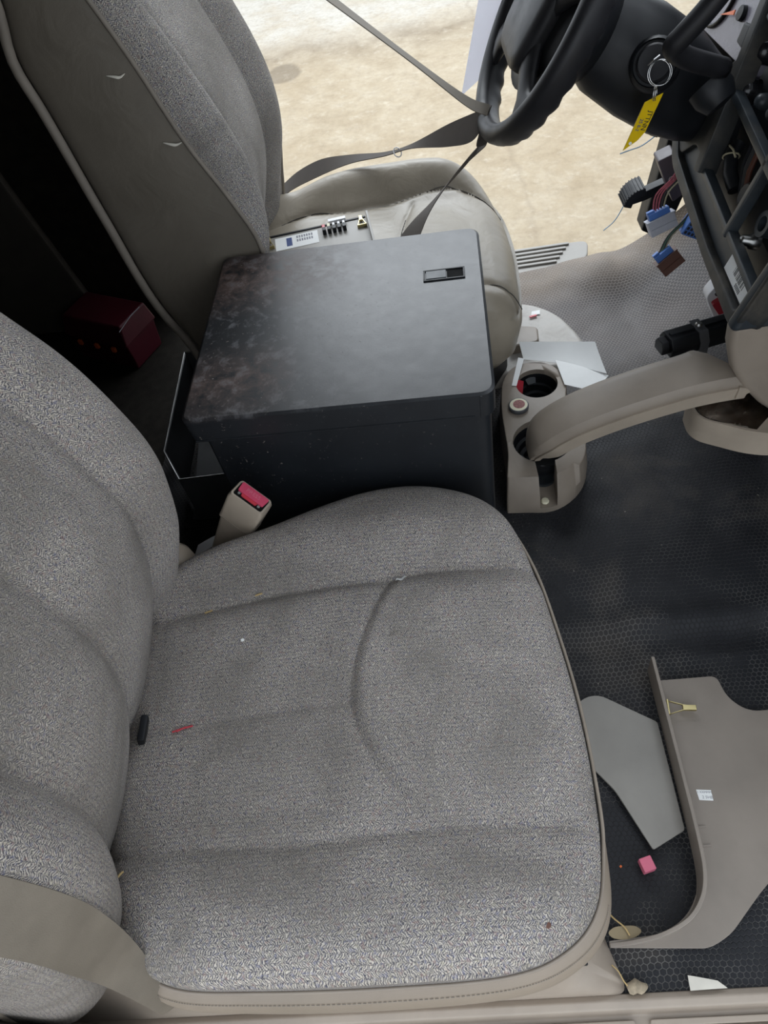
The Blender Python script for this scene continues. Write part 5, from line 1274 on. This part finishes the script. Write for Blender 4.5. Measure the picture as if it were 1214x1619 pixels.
LDr = MB().hexa([RQ(-.004, -.006, .082), RQ(.219, -.006, .082), RQ(.219, .131, .082), RQ(-.004, .131, .082), RQ(.004, .012, .140), RQ(.211, .012, .140), RQ(.211, .121, .140), RQ(.004, .121, .140)]).build('lid', M['redbox'], RB, bevel=0.006, seg=3)
for a in (0.045, 0.105, 0.165): rb('latch', a, a + 0.012, -0.012, -0.004, 0.066, 0.080, 0, M['orange'], 0.001)
MB().tube([RQ(.212, .004, .130), RQ(.212, .06, .140), RQ(.212, .10, .140)], 0.001, 6).build('lid_edge', M['inkgrey'], LDr)
for k in range(4):
    x_ = -0.735 + 0.016 * k
    MB().tube(catmull([(x_ - 0.02, 1.77, 0.60), (x_, 1.74, 0.42), (x_ + 0.006 * k, 1.73, 0.28), (x_ + 0.012 * k, 1.70, 0.16)], 18), 0.0065, 8).build('hanging_strap', M['wire_dark'] if k != 2 else M['steel_dk'], label=('black cable hanging behind the driver backrest, %s of the bunch' % ('leftmost', 'second from left', 'greyish one', 'rightmost')[k]), cat='cable', group='cables behind the driver seat')

# ================================================================== under the driver side of the dash
def connector(name, c, ax, ay, size, mat_body, mat_top, lab):
    ax, ay = Vector(ax).normalized(), Vector(ay); ay = (ay - ax * ay.dot(ax)).normalized(); az = ax.cross(ay)
    Rm = Matrix((ax, ay, az)).transposed(); c = Vector(c); sx, sy, sz = size
    T = thing(name, c, lab, 'connector')
    MB().box(c, size, Rm).build('body', mat_body, T, bevel=0.0015)
    MB().box(c + ay * sy * 0.54, (sx * 1.06, sy * 0.10, sz * 1.15), Rm).build('collar', mat_body, T, bevel=0.001)
    MB().box(c + ay * sy * 0.78, (sx * 0.78, sy * 0.45, sz * 0.7), Rm).build('insert', mat_top, T, bevel=0.001)
    MB().box(c + ay * sy * 0.80 - ax * sx * 0.25 , (sx * 0.28, sy * 0.75, sz * 0.45), Rm).build('latch_tab', mat_top, T, bevel=0.001)
    MB().box(c + az * sz * 0.52 - ay * sy * 0.05, (sx * 0.9, sy * 0.08, sz * 0.08), Rm).build('ridge', mat_body, T, bevel=0.0004)
    return T, c + ay * sy * 1.0
g1, top1 = connector('wiring_connector', (0.503, 1.40, 0.335), (0.95, 0.1, 0.32), (-0.30, 0.35, 0.9), (0.056, 0.030, 0.026), M['ltgrey'], M['blue'], 'pale grey wiring connector with blue insert and pink wires')
g2, top2 = connector('wiring_connector', (0.530, 1.385, 0.248), (0.80, 0.15, 0.60), (-0.55, 0.30, 0.8), (0.050, 0.032, 0.026), M['brown'], M['blue'], 'brown wiring connector with blue insert hanging lowest')
for k, mt in enumerate((M['wire_pink'], M['wire_pink'], M['wire_pink'], M['wire_dark'], M['wire_tan'])):
    MB().tube(catmull([top1 + Vector((0.005 * k - 0.008, 0, -0.008)), top1 + Vector((0.006 * k - 0.004, 0.01, 0.03)), (0.520 + 0.005 * k, 1.42, 0.43), (0.555 + 0.004 * k, 1.45, 0.50)], 14), 0.0017, 6).build('wire', mt, g1)
for k, mt in enumerate((M['wire_dark'], M['wire_green'], M['wire_dark'], M['wire_tan'])):
    MB().tube(catmull([top2 + Vector((0.004 * k - 0.006, 0, -0.008)), top2 + Vector((0.012 + 0.003 * k, 0.01, 0.03)), (0.568 + 0.004 * k, 1.42, 0.345), (0.60 + 0.003 * k, 1.44, 0.45)], 14), 0.0016, 6).build('wire', mt, g2)
g3 = thing('wiring_connector', (0.565, 1.40, 0.31), 'blue grid-faced wiring connector half hidden behind the bezel', 'connector')
MB().box((0.572, 1.41, 0.312), (0.040, 0.03, 0.034), Matrix.Rotation(0.5, 3, 'Y')).build('body', M['blue'], g3, bevel=0.0015)
for i in range(4):
    for j in range(3):
        q = Vector((0.572, 1.3948, 0.312)) + Matrix.Rotation(0.5, 3, 'Y') @ Vector((-0.014 + 0.0088 * i, 0, -0.010 + 0.0095 * j))
        MB().box(q, (0.0055, 0.001, 0.006), Matrix.Rotation(0.5, 3, 'Y')).build('pin_hole', M['ink'], g3)
# parking brake pedal
PB = thing('brake_pedal', (0.50, 1.56, 0.33), 'black parking brake pedal with ribbed pad below the steering column', 'pedal')
pa = [Vector((0.451, 1.53, 0.320)), Vector((0.458, 1.53, 0.338)), Vector((0.474, 1.53, 0.352)), Vector((0.494, 1.53, 0.358))]
pc_ = catmull(pa, 18)
pad_r = []
for i, p in enumerate(pc_):
    t_ = (pc_[min(i + 1, len(pc_) - 1)] - pc_[max(i - 1, 0)]).normalized(); nn = Vector((t_.z, 0, -t_.x))
    pad_r.append([p + Vector((0, -0.024, 0)), p + Vector((0, 0.03, 0)), p + Vector((0, 0.03, 0)) + nn * 0.018, p + Vector((0, -0.024, 0)) + nn * 0.018])
PD = MB().loft(pad_r).build('pad', M['black'], PB, bevel=0.002)
for i in range(1, len(pc_) - 1, 2):
    p = pc_[i]; t_ = (pc_[i + 1] - pc_[i - 1]).normalized(); nn = Vector((-t_.z, 0, t_.x))
    MB().box(p + Vector((0, 0.003, 0)) + nn * 0.001, (0.0022, 0.052, 0.0025), Matrix((t_, Vector((0, 1, 0)), t_.cross(Vector((0, 1, 0))))).transposed()).build('tread_rib', M['black'], PD, bevel=0.0006)
MB().loft([[Vector(c) + Vector((0, a, b)) for a, b in ((-0.012, -0.012), (0.012, -0.012), (0.012, 0.010), (-0.012, 0.010))] for c in ((0.468, 1.532, 0.325), (0.50, 1.535, 0.330), (0.545, 1.55, 0.335), (0.60, 1.57, 0.36), (0.66, 1.58, 0.42))]).build('arm', M['black'], PB, bevel=0.002)
BH = thing('brake_release', (0.53, 1.52, 0.38), 'purple-grey brake release handle with a round brake symbol', 'handle')
hb_ = [Vector((0.520, 1.50, 0.415)), Vector((0.548, 1.50, 0.425)), Vector((0.578, 1.50, 0.345)), Vector((0.556, 1.50, 0.330))]
M['plum'] = plain('plum_grey_plastic', (0.085, 0.068, 0.076), 0.5)
MB().prism([(p[0], 1.49, p[1]) for p in rounded([(0.505, 0.423), (0.540, 0.436), (0.578, 0.345), (0.552, 0.324)], 0.006)], (0, 0.04, 0)).build('grip', M['plum'], BH, bevel=0.003)
hc = Vector((0.5405, 1.4895, 0.380))
MB().tube(circ(hc, 0.0055, (1, 0, 0), (0, 0, 1), 20), 0.0006, 5, close=True).build('symbol_ring', M['white'], BH)
text_part('symbol_letter', 'P', 0.006, hc, (1, 0, 0), (0, 0, 1), M['white'], BH)
# thin loose wires below the column
MB().tube(catmull([(0.428, 1.50, 0.447), (0.45, 1.50, 0.452), (0.475, 1.51, 0.452), (0.51, 1.53, 0.46)], 16), 0.0013, 6).build('loose_wire', M['wire_blue'], label='light blue loose wire below the key tag', cat='wire')
MB().tube(catmull([(0.455, 1.46, 0.52), (0.475, 1.48, 0.49), (0.50, 1.50, 0.47)], 10), 0.001, 6).build('loose_wire', M['wire_dark'], label='thin dark loose wire beside the yellow tag', cat='wire')
MB().tube(catmull([(0.50, 1.83, 0.06), (0.53, 1.82, 0.10), (0.565, 1.81, 0.20)], 12), 0.0014, 6).build('loose_wire', M['wire_blue'], label='pale blue wire along the door pillar', cat='wire')
MB().loft([[(0.50, 1.45, 0.545), (0.51, 1.44, 0.548), (0.512, 1.45, 0.55)], [(0.545, 1.47, 0.455), (0.565, 1.46, 0.47), (0.57, 1.48, 0.475)], [(0.60, 1.49, 0.42), (0.62, 1.48, 0.44), (0.62, 1.50, 0.45)]]).build('harness_sleeve', M['plum'], bevel=0.002, label='plum fabric harness sleeve under the column', cat='harness')
# white and red bracket under the bezel
RW = thing('red_bracket', (0.585, 1.22, 0.24), 'white plastic bracket with a red insert behind the lower bezel', 'bracket')
MB().prism([(p[0], 1.225, p[1]) for p in rounded([(0.555, 0.268), (0.575, 0.300), (0.640, 0.29), (0.640, 0.17), (0.590, 0.195)], 0.012)], (0, 0.03, 0)).build('frame', M['whitepl'], RW, bevel=0.003)
MB().prism([(p[0], 1.215, p[1]) for p in rounded([(0.566, 0.255), (0.585, 0.268), (0.625, 0.235), (0.600, 0.205)], 0.006)], (0, 0.012, 0)).build('insert', M['red'], RW, bevel=0.002)
for k in range(2): MB().box((0.578 + 0.012 * k, 1.222, 0.283), (0.004, 0.006, 0.024), Matrix.Rotation(0.5, 3, 'Y')).build('slot', M['ink'], RW)
MB().prism([(0.246, 1.478, 0.084), (0.268, 1.478, 0.084), (0.270, 1.494, 0.084), (0.250, 1.492, 0.084)], (0, 0, 0.001)).build('paper_fragment', M['white'], label='tiny white paper fragment on the pale driver seat base', cat='paper')
MB().box((0.250, 1.472, 0.086), (0.018, 0.005, 0.003), Matrix.Rotation(0.2, 3, 'Z')).build('plastic_fragment', M['red'], label='tiny red plastic fragment on the pale driver seat base', cat='fragment')
# white paper hanging from the far side of the wheel
sheet('hanging_paper', [(0.120, 1.66, 0.545), (0.168, 1.665, 0.575), (0.30, 1.675, 0.90), (0.215, 1.665, 0.90)], lambda u, v: 0.006 * math.sin(3 * v), M['thin_white'], label='white paper hanging behind the far side of the steering wheel', cat='paper')
sheet('hanging_card', [(0.258, 1.69, 0.66), (0.288, 1.69, 0.655), (0.36, 1.69, 0.95), (0.32, 1.69, 0.95)], lambda u, v: 0.0, M['thin_grey'], label='grey card seen between the steering wheel spokes', cat='card')
